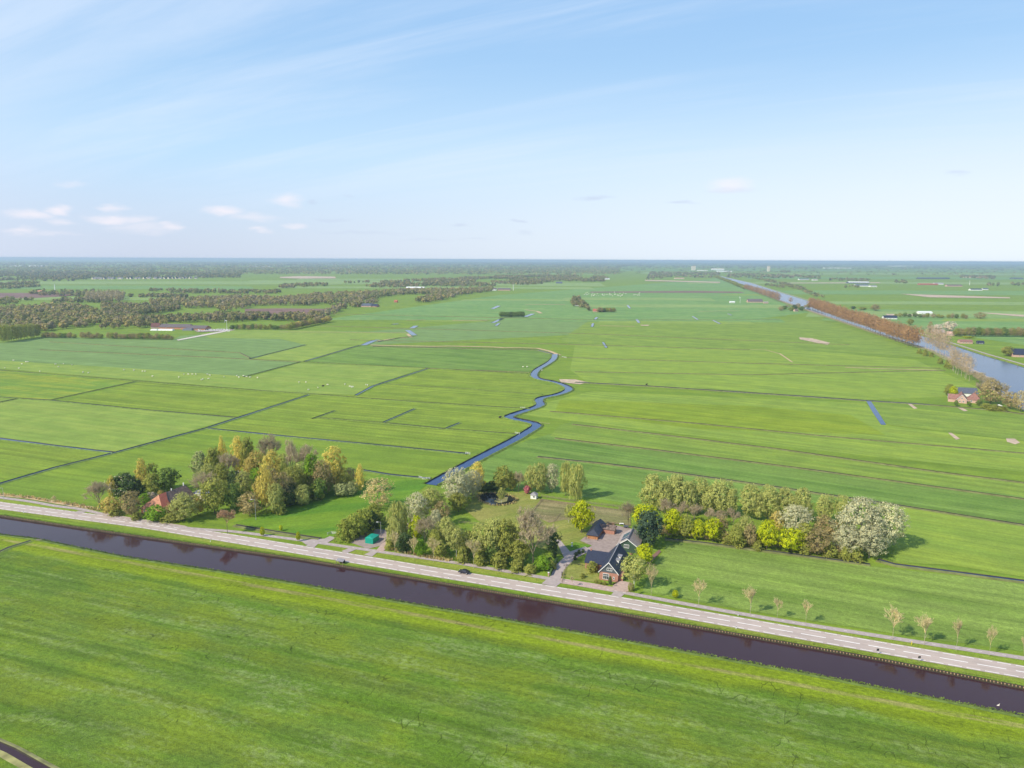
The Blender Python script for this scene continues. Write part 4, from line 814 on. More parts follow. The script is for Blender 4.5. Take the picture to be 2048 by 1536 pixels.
for x, y, h in [(1838,708,8),(1850,712,9),(1862,714,7),(1880,728,8),(1893,736,10),(1900,738,11)]: T('shrub',x,y,0,10,'olive bush on the canal verge', name='bush', cat='bush', group='bushes on the canal verge', h=h)
for i in range(9): T(('brownb','green','pinkbare','olive','dark')[i % 5], 1562+i*6.8, 622-(i % 3)*2.5, 0, 11, 'tree of the garden clump around the little house by the ship canal', group='garden clump by the ship canal', h=tr.uniform(9, 15))
T('poplar', 1581, 606, 594, 9, 'single brown poplar standing alone before the canal water')
for (k, x, y, ty, w, l) in [('poplar',1860,660,642,10,'upright brown tree left of the white blossoming pair'), ('blossom',1874,664,648,24,'left of the two whitish blossoming trees across the ship canal'), ('blossom',1899,663,642,26,'right of the two whitish blossoming trees across the ship canal'), ('dark',1862,666,655,12,'small dark tree beside the thatched house'),
    ('olive',2015,712,692,22,'olive tree left of the dark roofed house at the right edge'), ('ochre',2010,705,694,16,'brown tree behind the olive one at the right edge'), ('lime',1937,676,672,20,'low yellowish tree above the small bungalow'), ('brownb',1750,622,608,20,'brown round tree standing behind the poplar row'),
    ('olive',1725,620,614,16,'pale olive tree behind the poplar row'), ('dark',1706,618,612,10,'dark bush-like tree behind the poplar row'), ('brownb',1960,638,624,20,'brown tree in the middle of the small row east of the canal'), ('olive',1820,650,637,12,'yellowish tree beside the road across the canal')]:
    T(k, x, y, ty, w, l)
wl = 'tree of the long shelter belt east of the ship canal'
for i in range(26):
    x = 1912+i*5.6; T(tr.choice(('olive','brownb','green','brownb')), x, 672.5+i*.05, 0, 13, wl, group='shelter belt east of the canal', h=tr.uniform(12, 17))
for i in range(16):
    x = 1790+i*9.5; T(tr.choice(('olive','brownb','green')), x+tr.uniform(-3,3), 634+i*.25, 0, 9, 'small tree in the sparse row east of the canal', group='sparse row east of the canal', h=tr.uniform(7, 13))
# hedgerow and golden row at the left edge of the middle distance
for i, x in enumerate((6, 16, 27, 38, 50, 62, 74)):
    T('tallwillow' if i % 2 else 'tallolive', x, 685-i*1.8, 649-i*.3, 17, 'golden-topped tall tree in the row at the left edge of the view', group='golden-topped row at the left edge')
for i in range(46):
    x = 86+i*5.7+tr.uniform(-2, 2)
    if 150 < x < 160 or 205 < x < 214: continue
    T(tr.choice(('brownb','olive','brownb','green')), x, 675.5+i*.09, 0, 11, 'small tree in the low hedgerow along the bluish crop', group='hedgerow along the bluish crop', h=tr.uniform(6, 11))
for i in range(18):
    x = 580+i*4.6; T(tr.choice(('brownb','olive','ochre')), x, 660-i*.95, 0, 13, 'tree of the short hedgerow above the pale crop corner', group='short hedgerow above the crop corner', h=tr.uniform(10, 14))
for i in range(22):
    x = 462+i*5.6+tr.uniform(-1.5,1.5); T(tr.choice(('brownb','olive','green')), x, 659.5, 0, 9, 'thin tree in the row behind the concrete farm road', group='thin row behind the farm road', h=tr.uniform(6, 11))
for i in range(14):
    x = 1002+i*3.4; T(tr.choice(('green','dark','green')), x, 634.5, 0, 9, 'dark green tree of the small copse by the creek', group='copse by the creek', h=tr.uniform(11, 13))
for i in range(16):
    x = 1196+i*2.2; T(tr.choice(('ochre','dark','olive','brownb')), x, 624.5, 0, 7, 'tree of the farm clump in the middle distance', group='farm clump in the middle distance', h=tr.uniform(9, 13))
# ------------------------------------------------------------------ far woods (uncountable masses)
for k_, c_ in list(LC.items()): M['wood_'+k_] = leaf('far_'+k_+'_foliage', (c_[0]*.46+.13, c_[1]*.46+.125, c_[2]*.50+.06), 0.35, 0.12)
WM = ['olive', 'brown', 'green', 'ochre', 'pinkbare', 'dark', 'golden', 'tan']
wr = np.random.default_rng(11)
def inpoly(x, y, poly):
    c = False; j = len(poly)-1
    for i in range(len(poly)):
        xi, yi = poly[i]; xj, yj = poly[j]
        if (yi > y) != (yj > y) and x < (xj-xi)*(y-yi)/(yj-yi)+xi: c = not c
        j = i
    return c
def wood(label, polys, n, h, w, pal, nq=34, q=0.25, name='woodland', gap=0.0, seed=0, cat='woodland'):
    pts = []; pr = random.Random(seed+5)
    polys = [[tuple(G(*p))[:2] for p in po] for po in polys]
    area = []
    for po in polys: area.append(abs(sum(po[i][0]*po[(i+1) % len(po)][1]-po[(i+1) % len(po)][0]*po[i][1] for i in range(len(po))))/2)
    for po, A in zip(polys, area):
        xs = [p[0] for p in po]; ys = [p[1] for p in po]; want = int(n*A/sum(area))+1; c = 0; guard = 0
        while c < want and guard < want*60:
            guard += 1; x = pr.uniform(min(xs), max(xs)); y = pr.uniform(min(ys), max(ys))
            if not inpoly(x, y, po): continue
            if gap and mnoise.noise(Vector((x/(h*14), y/(h*26), seed))) < gap-0.5: continue
            pts.append((x, y)); c += 1
    n = len(pts); P0 = np.array(pts)
    n0 = n; hh = h*wr.uniform(.45, 1.0, n)**.6*1.2; ww = w*wr.uniform(.7, 1.2, n)
    kind = wr.choice(len(pal), n)
    idx = np.repeat(np.arange(n), nq); m = len(idx)
    d = wr.normal(size=(m, 3)); d /= np.linalg.norm(d, axis=1)[:, None]
    u = wr.uniform(0.35, 1, m)**0.6
    P = np.zeros((m, 3)); P[:, 0] = P0[idx, 0]+d[:, 0]*u*ww[idx]*.5; P[:, 1] = P0[idx, 1]+d[:, 1]*u*ww[idx]*.5
    P[:, 2] = hh[idx]*(0.56+d[:, 2]*u*0.40)
    nr = d+wr.normal(size=(m, 3))*.35+np.array([0, 0, .4]); nr /= np.linalg.norm(nr, axis=1)[:, None]
    ta = np.cross(nr, wr.normal(size=(m, 3))); ta /= np.linalg.norm(ta, axis=1)[:, None]; tb = np.cross(nr, ta)
    s = (np.minimum(hh, ww)[idx]*q*wr.uniform(.6, 1.2, m))[:, None]
    V = np.stack([P-ta*s*.5-tb*s*.5, P+ta*s*.5-tb*s*.4, P+ta*s*.45+tb*s*.5, P-ta*s*.5+tb*s*.45], 1)
    # trunks: one slim quad pair each
    tw = (0.03*hh)[:, None]; z0 = np.zeros((n, 1)); B = np.concatenate([P0, z0], 1); Tt = np.concatenate([P0, (hh*.55)[:, None]], 1)
    ex = np.array([1.0, 0.2, 0]); V2 = np.stack([B-ex*tw, B+ex*tw, Tt+ex*tw*.5, Tt-ex*tw*.5], 1)
    V = np.concatenate([V, V2]).reshape(-1, 3)
    mi = np.concatenate([kind[idx], np.full(n, len(pal))])
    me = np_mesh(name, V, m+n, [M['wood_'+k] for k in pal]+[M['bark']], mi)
    return tag(link_mesh(name, me), label, cat, kind='stuff')
mixp = ['olive', 'brown', 'brown', 'green', 'ochre', 'bare', 'olive', 'brown', 'green']
wood('mixed brown and green wood behind the golden-topped row', [[(-120,672),(88,668),(200,661),(290,656),(280,640),(200,628),(150,612),(60,614),(-120,622)]], 900, 13, 11, mixp, 62, gap=0.25, seed=20)
wood('low scattered trees round the red roofed farmsteads', [[(200,660),(300,655),(345,650),(330,640),(210,640)]], 90, 12, 10, mixp+['golden'], 62, seed=2)
wood('long brown tree belt behind the white-yard farm', [[(205,636),(300,645),(460,646),(520,640),(640,648),(655,632),(540,636),(470,622),(300,616),(205,612)]], 560, 14, 11, mixp, 62, gap=0.42, seed=3)
wood('brown oaks along the ploughed field', [[(450,625),(520,612),(620,612),(622,602),(500,598),(300,604),(300,616),(430,618)]], 430, 16, 13, ['brown', 'ochre', 'pinkbare', 'olive', 'brown'], 44, gap=0.2, seed=4)
wood('pinkish poplar stand left of the long tree belt', [[(170,606),(245,606),(250,592),(175,592)]], 230, 22, 9, ['pinkbare', 'pinkbare', 'tan'], 40, seed=5)
wood('wooded village edge beyond the ploughed field', [[(600,612),(700,608),(860,606),(930,590),(985,584),(985,577),(880,580),(640,592),(575,598)]], 1050, 15, 12, mixp, 62, gap=0.3, seed=6)
wood('hedge of bushy trees at the corner of the ploughed field', [[(655,640),(680,622),(760,606),(745,604),(668,618),(650,632)]], 60, 15, 12, ['brown', 'olive', 'pinkbare'], 46, seed=7)
wood('tree belts around the distant hamlets', [[(560,578),(980,574),(1210,563),(1220,553),(1020,552),(820,562),(560,572)]], 2100, 15, 13, mixp+['dark'], 26, .36, gap=0.45, seed=8)
wood('scattered hedges in the left distance', [[(-60,612),(200,606),(200,600),(-60,602)], [(60,592),(190,594),(190,584),(60,584)], [(-60,580),(80,577),(80,566),(-60,566)], [(220,594),(470,598),(470,592),(220,588)], [(300,586),(560,592),(560,584),(300,581)]], 800, 12, 12, ['olive', 'green', 'brown', 'dark'], 30, .34, gap=0.35, seed=9)
wood('dark wooded band round the row of village houses', [[(-200,562),(150,563),(184,557.6),(480,555.8),(484,548),(200,545),(-200,545)]], 2600, 14, 16, ['dark', 'green', 'brown', 'olive'], 18, .42, gap=0.1, seed=10)
wood('wooded belt left of the canal avenue', [[(1290,562),(1330,557),(1440,556),(1440,546),(1300,545)], [(1450,556),(1560,557),(1620,556),(1600,551),(1460,548)]], 620, 14, 15, ['brown', 'pinkbare', 'dark', 'green'], 22, .4, gap=0.15, seed=12)
wood('garden trees of the farm clumps in the middle distance', [[(1142,612),(1168,618),(1180,625),(1172,612),(1158,598),(1146,598)]], 90, 11, 11, ['brown', 'olive', 'dark', 'tan'], 40, seed=13)
wood('scrub and trees along the far side of the ship canal', [[(1500,556),(1560,570),(1600,582),(1640,598),(1650,596),(1600,574),(1540,560)], [(1530,572),(1568,578),(1570,574),(1532,569)]], 260, 10, 14, ['brown', 'olive', 'dark'], 26, seed=14)
wood('distant farm groves on the right', [[(1600,556),(1640,558),(1640,553),(1600,553)], [(1660,562),(1740,564),(1740,559),(1660,558)], [(1560,545),(1580,545),(1580,542),(1560,542)], [(1690,576),(1720,577),(1720,573),(1690,573)], [(1785,566),(1815,568),(1812,563),(1788,562)], [(1920,556),(1990,559),(1990,553),(1920,551)], [(2020,571),(2060,573),(2060,569),(2020,568)], [(1975,572),(1998,573),(1998,569),(1975,569)]], 420, 12, 14, ['brown', 'olive', 'dark', 'green'], 22, .4, seed=15)
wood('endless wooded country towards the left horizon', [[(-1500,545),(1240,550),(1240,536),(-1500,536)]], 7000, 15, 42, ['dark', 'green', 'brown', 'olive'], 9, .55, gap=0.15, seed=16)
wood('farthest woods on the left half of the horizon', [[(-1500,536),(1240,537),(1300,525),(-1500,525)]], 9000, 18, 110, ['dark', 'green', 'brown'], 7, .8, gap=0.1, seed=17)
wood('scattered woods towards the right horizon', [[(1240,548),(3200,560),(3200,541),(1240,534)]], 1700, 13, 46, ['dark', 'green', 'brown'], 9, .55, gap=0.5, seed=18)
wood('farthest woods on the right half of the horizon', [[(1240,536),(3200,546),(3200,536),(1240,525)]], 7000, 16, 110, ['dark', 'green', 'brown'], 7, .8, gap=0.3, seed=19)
# ------------------------------------------------------------------ buildings
UA = R(-19.5)
def frame(o, ang):
    ca, sa = math.cos(ang), math.sin(ang)
    return lambda u, v, z=0.0: (u*ca-v*sa, u*sa+v*ca, z)
def gable(root, w, d, ze, zr, wall, roof, u0=0, v0=0, axis='v', oh=0.35, ang=UA, gmat=None, barge=None, th=0.18, hip0=0.0, hip1=0.0, gz=None):
    """wall and roof of one wing; ridge runs along axis; u,v in the house frame"""
    Fm = frame(None, 0)
    def loc(a, b, z): return (u0+a, v0+b, z) if axis == 'v' else (u0+b, v0+a, z)   # a across, b along ridge
    mb = MB(); flip = axis != 'v'
    def addf(vs, fs, m=mb): m.add(vs, [f[::-1] for f in fs] if flip else fs)
    addf([loc(0,0,0), loc(w,0,0), loc(w,d,0), loc(0,d,0), loc(0,0,ze), loc(w,0,ze), loc(w,d,ze), loc(0,d,ze)], [(0,1,5,4),(1,2,6,5),(2,3,7,6),(3,0,4,7)])
    if not hip0: addf([loc(0,0,ze), loc(w,0,ze), loc(w/2,0,zr-.05)], [(0,1,2)])
    if not hip1: addf([loc(0,d,ze), loc(w,d,ze), loc(w/2,d,zr-.05)], [(1,0,2)])
    mb.build('wall', wall, root)
    sl = (zr-ze)/(w/2); e = ze-oh*sl
    a0, a1 = -oh, w+oh; b0, b1 = -oh, d+oh
    r0 = b0 if not hip0 else hip0; r1 = b1 if not hip1 else d-hip1
    rf = MB(); top = [loc(a0,b0,e+th), loc(a1,b0,e+th), loc(a1,b1,e+th), loc(a0,b1,e+th), loc(w/2,r0,zr+th), loc(w/2,r1,zr+th)]
    bot = [(p[0], p[1], p[2]-th) for p in top]
    vs = top+bot
    addf(vs, [(0,4,5,3),(1,2,5,4),(6,9,11,10),(7,10,11,8),(0,3,9,6),(1,7,8,2)]+([(0,1,4)] if hip0 else [(0,6,10,4),(1,4,10,7)])+([(2,3,5)] if hip1 else [(3,5,11,9),(2,8,11,5)])+([(0,6,7,1)] if hip0 else [])+([(2,8,9,3)] if hip1 else []), rf)
    ro = rf.build('roof', roof, root)
    if gmat:                                                  # boarded upper gable, 3 cm proud
        g = MB(); z = gz or ze; wa = (z-ze)/sl if z > ze else 0
        addf([loc(wa,-.04,z), loc(w-wa,-.04,z), loc(w/2,-.04,zr-.05), loc(wa,0,z), loc(w-wa,0,z), loc(w/2,0,zr-.05)], [(0,1,2),(0,3,4,1)], g); g.build('gable_boards', gmat, root)
    if barge:
        g = MB()
        for (pa, pb) in (((a0, e), (w/2, zr)), ((a1, e), (w/2, zr))):
            q = [loc(pa[0],b0-.08,pa[1]-.05), loc(pb[0],b0-.08,pb[1]-.05), loc(pb[0],b0-.08,pb[1]+.30), loc(pa[0],b0-.08,pa[1]+.30)]
            q2 = [loc(pa[0],b0,pa[1]-.05), loc(pb[0],b0,pb[1]-.05), loc(pb[0],b0,pb[1]+.30), loc(pa[0],b0,pa[1]+.30)]
            g.add(q+q2, [(0,1,2,3),(7,6,5,4),(3,2,6,7),(0,4,5,1)])
        g.build('bargeboard', barge, root)
    return ro
def window(root, c, w, h, face='front', n=2, mat='white', rows=1):
    """frame + pane; front = faces -v"""
    x, y, z = c; f = MB(); fr = 0.13
    def bx(m, cx, cz, ww, hh, dep, off):
        if face == 'front': m.box((x+cx, y-off, z+cz), (ww, dep, hh))
        elif face == 'left': m.box((x-off, y+cx, z+cz), (dep, ww, hh))
        else: m.box((x+off, y+cx, z+cz), (dep, ww, hh))
    bx(f, 0, h/2, w+fr, fr, .1, .06); bx(f, 0, -h/2, w+fr, fr, .1, .06)
    for i in range(n+1): bx(f, -w/2+w*i/n, 0, fr if i in (0, n) else .09, h-fr, .1, .06)
    for r_ in range(1, rows): bx(f, 0, h/2-h*r_/rows*.75, w-fr, .08, .09, .065)
    fo = f.build('window', M[mat], root); p = MB(); bx(p, 0, 0, w-.02, h-.02, .04, .03); p.build('pane', M['glass'], fo)
def chimney(root, c, h=1.2, mat='brick', w=.55, parent=None):
    m = MB(); m.box((c[0], c[1], c[2]+h/2), (w, w, h)); m.box((c[0], c[1], c[2]+h+.06), (w+.14, w+.14, .12)); m.build('chimney', M[mat], parent or root)
def bmb(f, root, name, mat):
    m = MB(); f(m); return m.build(name, M[mat], root)
# the brick farmhouse by the road
fh = empty('brick_farmhouse', (33.5, 254.0, 0), UA)
tag(fh, 'brick farmhouse with steep dark blue tiled roof and white bargeboards beside the road', 'house')
ro = gable(fh, 7.2, 19.5, 3.4, 7.4, M['brick'], M['tiledk'], gmat=M['greywood'], barge=M['white'], gz=3.4)
bmb(lambda m: m.box((3.6, 9.75, 7.6), (.3, 20.2, .16)), ro, 'ridge', 'greyroof')
window(fh, (3.9, 0, 4.75), 1.9, 1.0, n=3); window(fh, (2.6, 0, 1.75), 2.2, 2.2, n=3, rows=2)
gable(fh, 10.6, 10.5, 2.7, 5.6, M['brick'], M['tiledk'], u0=-7.4, v0=8.0, axis='u')
window(fh, (-4, 8, 1.5), 1.3, 1.4); window(fh, (5.6, 0, 1.5), .5, .9, n=1)
sl = 4.0/3.6
for v in (6.4, 10.2):                                        # dormers on the sunny roof side
    dm = MB(); zb = 3.4+(7.2-6.1)*sl*1.0
    u1, u0 = 6.3, 4.3; zt = 6.15
    dm.add([(u0, v, zt+.1), (u1+.2, v, zt-.15), (u1+.2, v+2.2, zt-.15), (u0, v+2.2, zt+.1), (u0, v, zt-.05), (u1+.2, v, zt-.3), (u1+.2, v+2.2, zt-.3), (u0, v+2.2, zt-.05)], [(0,1,2,3),(4,7,6,5),(0,4,5,1),(1,5,6,2),(2,6,7,3)])
    d = dm.build('dormer', M['greyroof'], ro); w = MB(); w.box((5.5, v+1.1, 5.15), (1.2, 2.0, 1.6)); w.build('dormer_wall', M['white'], d)
    w = MB(); w.box((6.13, v+1.1, 5.45), (.06, 1.6, .8)); w.build('pane', M['glass'], d)
chimney(fh, (-6.3, 13.2, 5.2), 1.0); bmb(lambda m: m.box((7.23, 14, 1.1), (.06, 1.0, 2.1)), fh, 'door', 'greenwood')
pc_ = MB(); pc_.box((8.0, 3.0, 2.5), (1.6, 3.2, .15)); pc_.box((8.0, 3.0, 1.2), (1.4, 3.0, 2.4)); pc_.build('side_porch', M['brick'], fh)
# green barn
gb = empty('green_barn', (44.3, 281.3, 0), UA)
tag(gb, 'green boarded barn with grey sheet roof and solar panels behind the farmhouse', 'barn')
ro = gable(gb, 8.6, 12.8, 2.7, 5.7, M['greenwood'], M['corr'], barge=M['white'], oh=.4)
window(gb, (3.9, 0, 2.6), 2.0, 1.4, n=4); bmb(lambda m: m.box((4.3, 6.4, 5.93), (.5, 13.7, .14)), ro, 'ridge', 'slate')
s2 = 3.0/4.3
for (v0_, v1_) in ((2.0, 4.3), (5.2, 9.5)):
    pm_ = MB(); q = []
    for (u, v) in ((1.0, v0_), (3.7, v0_), (3.7, v1_), (1.0, v1_)): q.append((u, v, 2.7+u*s2+.27))
    pm_.add(q+[(x, y, z-.07) for x, y, z in q], [(0,1,2,3),(4,7,6,5),(0,4,5,1),(1,5,6,2),(2,6,7,3),(3,7,4,0)]); pm_.build('solar_panel', M['panel'], ro)
# dark roofed shed
sh = empty('wooden_shed', (33.2, 294.3, 0), UA)
tag(sh, 'wooden shed with dark tiled L-shaped roof between lime-green tree and brick yard', 'shed')
gable(sh, 4.6, 15.0, 2.2, 3.9, M['orwood'], M['tiledk'], hip0=1.8, oh=.5); bmb(lambda m: m.box((2.6, -.05, 1.0), (1.8, .1, 2.0)), sh, 'door', 'orwood')
bmb(lambda m: [m.tube((x, -1.2, 0), (x, -1.2, 2.0), .1, .1, 6) for x in (-.3, 4.9)], sh, 'porch_post', 'darkwood')
gable(sh, 4.2, 6.8, 2.3, 3.5, M['brick'], M['thatch'], u0=3.4, v0=8.3, axis='u')
# garden hut, container, canal shelter, statue
g1 = empty('garden_hut', G(1061, 998)); g1.rotation_euler = (0, 0, UA)
tag(g1, 'small white garden hut with grey hipped roof near the pond', 'hut')
gable(g1, 3.0, 2.8, 2.3, 3.3, M['white'], M['greyroof'], hip0=.7, hip1=.7, oh=.25); window(g1, (1.8, 0, 1.4), 1.0, 1.0); window(g1, (3.0, 1.4, 1.4), 1, 1, face='right')
g2 = empty('green_container', (-62.6, 288.2, 0), UA)
tag(g2, 'teal green metal utility cabin with low pitched roof on the gravel yard', 'container')
bmb(lambda m: m.box((1.9, 2.6, 1.2), (3.8, 5.2, 2.4)), g2, 'wall', 'teal_metal')
m_ = MB(); m_.add([(-.1,-.1,2.4),(3.9,-.1,2.4),(3.9,5.3,2.4),(-.1,5.3,2.4),(1.9,.9,3.0),(1.9,4.3,3.0)], [(0,1,4),(1,2,5,4),(2,3,5),(3,0,4,5),(3,2,1,0)]); m_.build('roof', M['teal_metal'], g2)
bmb(lambda m: m.box((1.9, -.03, 1.05), (1.7, .06, 2.0)), g2, 'door', 'teal_metal')
g3 = empty('canal_shelter', G(672, 1132, -0.9)); g3.rotation_euler = (0, 0, UA); g3.location.z = 0
tag(g3, 'small grey flat-roofed boat shelter on posts at the canal edge', 'shelter')
bmb(lambda m: m.add([(0,0,1.35),(3.2,0,1.35),(3.2,1.9,1.75),(0,1.9,1.75),(0,0,1.25),(3.2,0,1.25),(3.2,1.9,1.65),(0,1.9,1.65)], [(0,1,2,3),(7,6,5,4),(0,4,5,1),(1,5,6,2),(2,6,7,3),(3,7,4,0)]), g3, 'roof', 'greyroof')
for x in (.15, 1.6, 3.05): bmb(lambda m: m.box((x, .15, 0.1), (.14, .14, 2.3)), g3, 'post', 'wood')
bmb(lambda m: m.box((1.6, 1.8, .8), (3.0, .1, 1.6)), g3, 'back_board', 'darkwood')
g4 = empty('garden_statue', G(1144, 1093)); tag(g4, 'white stone sundial column standing on the shady lawn', 'statue')
bmb(lambda m: (m.box((0, 0, .15), (.7, .7, .3)), m.tube((0, 0, .3), (0, 0, 1.5), .22, .16, 8)), g4, 'pedestal', 'white'); bmb(lambda m: (m.tube((0,0,1.5),(0,0,1.7),.28,.36,10), m.tube((0,0,1.7),(0,0,2.1),.12,.03,6)), g4, 'top', 'white')
# old farmhouse on the left
of = empty('old_farmhouse', (-176.6, 323.4, 0), UA)
tag(of, 'old farmhouse with orange tiled hip and mossy brown main roof on the left', 'house')
ro = gable(of, 13.6, 21.0, 2.6, 8.2, M['brickor'], M['thatch'], hip0=4.6, oh=.4)
hp = MB(); hp.add([(-.4,-.4,2.62),(14.0,-.4,2.62),(6.8,4.6,8.46)], [(0,1,2)]); hp.build('orange_hip', M['tileor'], ro)
s3 = 5.6/6.8
hp = MB(); hp.add([(14.05,-.4,2.66),(14.05,5.5,2.66),(10.2,6.5,5.85),(6.85,9,8.58),(6.85,4.6,8.56)], [(0,1,2,4),(2,3,4)]); hp.build('orange_roof_patch', M['tilered'], ro)
window(of, (2.0, 0, 1.5), .9, 1.3); window(of, (4.4, 0, 1.5), .9, 1.3); bmb(lambda m: m.box((7.4, -.04, 1.05), (1.0, .08, 2.1)), of, 'door', 'tilered')
chimney(of, (6.8, 12.5, 8.1), .9, 'white', .4); chimney(of, (6.8, 20.2, 8.1), 1.5, 'white', .4)
oa = empty('summerhouse', (-161.0, 341.5, 0), UA); tag(oa, 'cream outbuilding with grey glazed lantern roof behind the old farmhouse', 'outbuilding')
gable(oa, 8.0, 7.0, 3.6, 5.2, M['cream'], M['metal'], hip0=2.6, hip1=2.6, oh=.2)
bmb(lambda m: m.add([(1.2,.5,4.35),(6.8,.5,4.35),(5.6,2.6,5.2),(2.4,2.6,5.2)], [(0,1,2,3)]), oa, 'glazing', 'slate')
# pink farm on the right
pf = empty('pink_farmhouse', (383.0, 601.0, 0), R(-30)); tag(pf, 'pinkish farmhouse with red tiled gables on the right beside the ditch', 'house')
M['tilemut'] = plain('muted_red_tiles', (0.27, 0.14, 0.115), 0.85, 0.25, 0.8)
gable(pf, 7.5, 20, 3.0, 7.2, M['brickp'], M['tilemut'], axis='v', barge=M['white']); gable(pf, 6.5, 8, 3.0, 6.4, M['brickp'], M['tilemut'], u0=-6.2, v0=3, axis='u', barge=M['white'])
gable(pf, 10, 10, 3.0, 8.6, M['brickp'], M['tilemut'], u0=8, v0=6, hip0=4.8, hip1=4.8)
window(pf, (2.4, 0, 1.6), 1.1, 1.3); window(pf, (5.0, 0, 1.6), 1.1, 1.3); window(pf, (3.7, 0, 4.3), 1.2, 1.0); window(pf, (11, 6, 1.6), 1.1, 1.3)
pb = empty('grey_barn', (400.5, 633.0, 0), R(-17)); tag(pb, 'long barn with blue-grey roof behind the pink farmhouse', 'barn')
gable(pb, 13, 19, 3.0, 7.0, M['white'], M['slate'], axis='u'); bmb(lambda m: m.box((19.05, 4.5, 1.5), (.1, 3, 2.8)), pb, 'door', 'slate')
# generic farms and houses: px, py = front base pixel; w depth of roof side, l length
def farm(name, x, y, l, w, ze, zr, wall, roof, label, cat='house', ang=-12, win=3, group=None, extra=None):
    r_ = empty(name, G(x, y), R(ang)); tag(r_, label, cat, group)
    gable(r_, w, l, ze, zr, M[wall], M[roof], axis='u', oh=.5)
    for i in range(win): window(r_, (l*(i+1)/(win+1), 0, ze*.5), 1.2, 1.3)
    if extra: extra(r_)
    return r_
farm('farmhouse',302,657,13,12,3.5,9,'brickp','tiledkred','farmhouse with dark red roof and pale gable left of the white farmyard', ang=10)
farm('long_barn',318,658,52,22,3.5,8,'brickor','tilegr','long barn with dark grey roof in the middle of the white farmyard','barn',-6)
farm('long_barn',372,660,34,20,3,7,'brickor','tilegr','dark roofed barn at the right of the white farmyard','barn',-6)
farm('farmhouse',168,645,14,10,3,8,'brickor','tileor','orange roofed farmhouse among trees, left of the pair','house',5)
farm('farmhouse',188,645,15,11,3,8.5,'brickor','tileor','orange roofed farmhouse among trees, right of the pair','house',-8)
farm('long_barn',97,622,26,20,4,9,'white','greyroof','grey roofed barn in the wood at the far left','barn',-10)
farm('long_barn',722,614,26,24,3.5,8.5,'brickp','slate','barn with blue-grey roof between trees left of the yellow tree','barn',-5)
farm('farmhouse',738,614,22,14,3,8,'brick','tiledk','dark roofed house right next to the blue-grey barn','house',-20)
farm('cottage',714,613,7,7,2.5,5.5,'tileor','tileor','little orange cottage left of the blue-grey barn','house',0)
farm('cottage',788,605,9,8,3,6.5,'tilered','tilered','small dark red house at the edge of the wood','house',-10)
farm('long_barn',852,599,46,28,4,9,'brickp','slate','broad barn with blue-grey roof at the wood edge','barn',-6)
farm('long_barn',812,578,74,20,5,9,'brickp','white','long barn with white roof far in the hedged land','barn',-3)
farm('farmhouse',600,604,11,9,3,7,'white','tiledk','dark roofed white cottage at the corner of the brown field','house',10)
farm('farmhouse',1150,612,18,14,3,8,'white','thatch','white farm with brown roof on the track in the middle distance','house',-5)
farm('farmhouse',1186,624,20,12,3,7,'brickp','tilered','reddish farm left of the round clump of trees in the middle distance','house',-5)
farm('farmhouse',1496,605,42,18,3.2,10,'brickp','tilegr','large farmhouse with dark purple-grey roof near the canal avenue','house',-4)
farm('long_barn',1460,606,14,10,3,5,'white','polyfoil','pale rounded shed left of the large farmhouse near the canal avenue','barn',-4)
farm('long_barn',1528,607,12,10,3,5,'brickp','corr','low pale barn right of the large farmhouse near the canal avenue','barn',-4)
farm('cottage',1590,623,9,8,3,6,'brickp','thatch','little house hidden in bushes by the ship canal','house',10)
farm('long_barn',1866,668,18,12,3,7.5,'brickp','corr','pale thatched farmhouse under the white blossoming trees','house',-15)
farm('farmhouse',1893,671,11,10,3,6.5,'brickp','brickp','small pinkish house right of the pale farmhouse across the canal','house',-35)
farm('farmhouse',1920,687,17,11,3,5.5,'brickp','tilemut','low bungalow with pinkish roof across the ship canal','house',-12)
farm('shed',1956,688,8,7,2.5,4.5,'slate','tiledk','dark shed with white edge right of the low bungalow','shed',-12)
farm('farmhouse',2026,714,30,17,3.5,10,'brickp','tiledk','big house with dark blue roof cut by the right edge','house',-14)
farm('farmhouse',1768,638,26,13,3,7,'white','tiledk','dark blue roofed house behind the poplar row','house',-8)
farm('long_barn',1838,628,30,16,3,6,'white','polyfoil','pale shed roof in the sparse tree row east of the canal','barn',-5)
farm('long_barn',1698,567,110,40,6,10,'slate','white','biggest white roofed barn on the right plain','barn',-2,0)
farm('long_barn',1713,573,60,40,5,10,'white','slate','dark roofed barn in front of the biggest white one','barn',-2,0)
farm('long_barn',1742,574,28,30,4,7,'white','greyroof','small pale barn at the right of the dark roofed one on the plain','barn',-2,0)
farm('long_barn',1599,560,60,34,4,9,'white','slate','dark barn beside a brown tree on the right plain','barn',-2,0)
farm('long_barn',1626,561,30,26,4,8,'white','corr','short pale barn right of the dark one by the brown tree','barn',-2,0)
farm('long_barn',1840,570,90,28,5,8,'tilered','tilered','long red barn on the right plain','barn',-3,0)
farm('long_barn',1870,569,44,26,5,9,'white','greyroof','grey roofed barn at the right end of the long red one','barn',-3,0)
farm('long_barn',1895,573,70,26,4,9,'brickp','thatch','brown roofed barn group right of the long red barn','barn',-3,0)
farm('long_barn',1838,558,170,40,6,11,'slate','slate','very long blue-grey barn far on the right plain','barn',-2,0)
farm('long_barn',1882,558,60,30,6,10,'slate','tiledk','short dark barn next to the very long one far on the plain','barn',-2,0)
farm('long_barn',1942,581,46,20,4,8,'white','tiledk','dark roofed farm at the edge of the plain on the right','barn',-3,0)
farm('long_barn',1966,580,22,16,4,8,'white','slate','small dark shed right of the dark roofed farm on the plain','barn',-3,0)
farm('long_barn',1935,556,150,60,5,9,'cream','tileor','pinkish farm cluster roof far on the right','barn',-3,0)
farm('long_barn',2026,558,70,40,5,10,'slate','slate','dark barn at the far right edge of the plain','barn',-3,0)
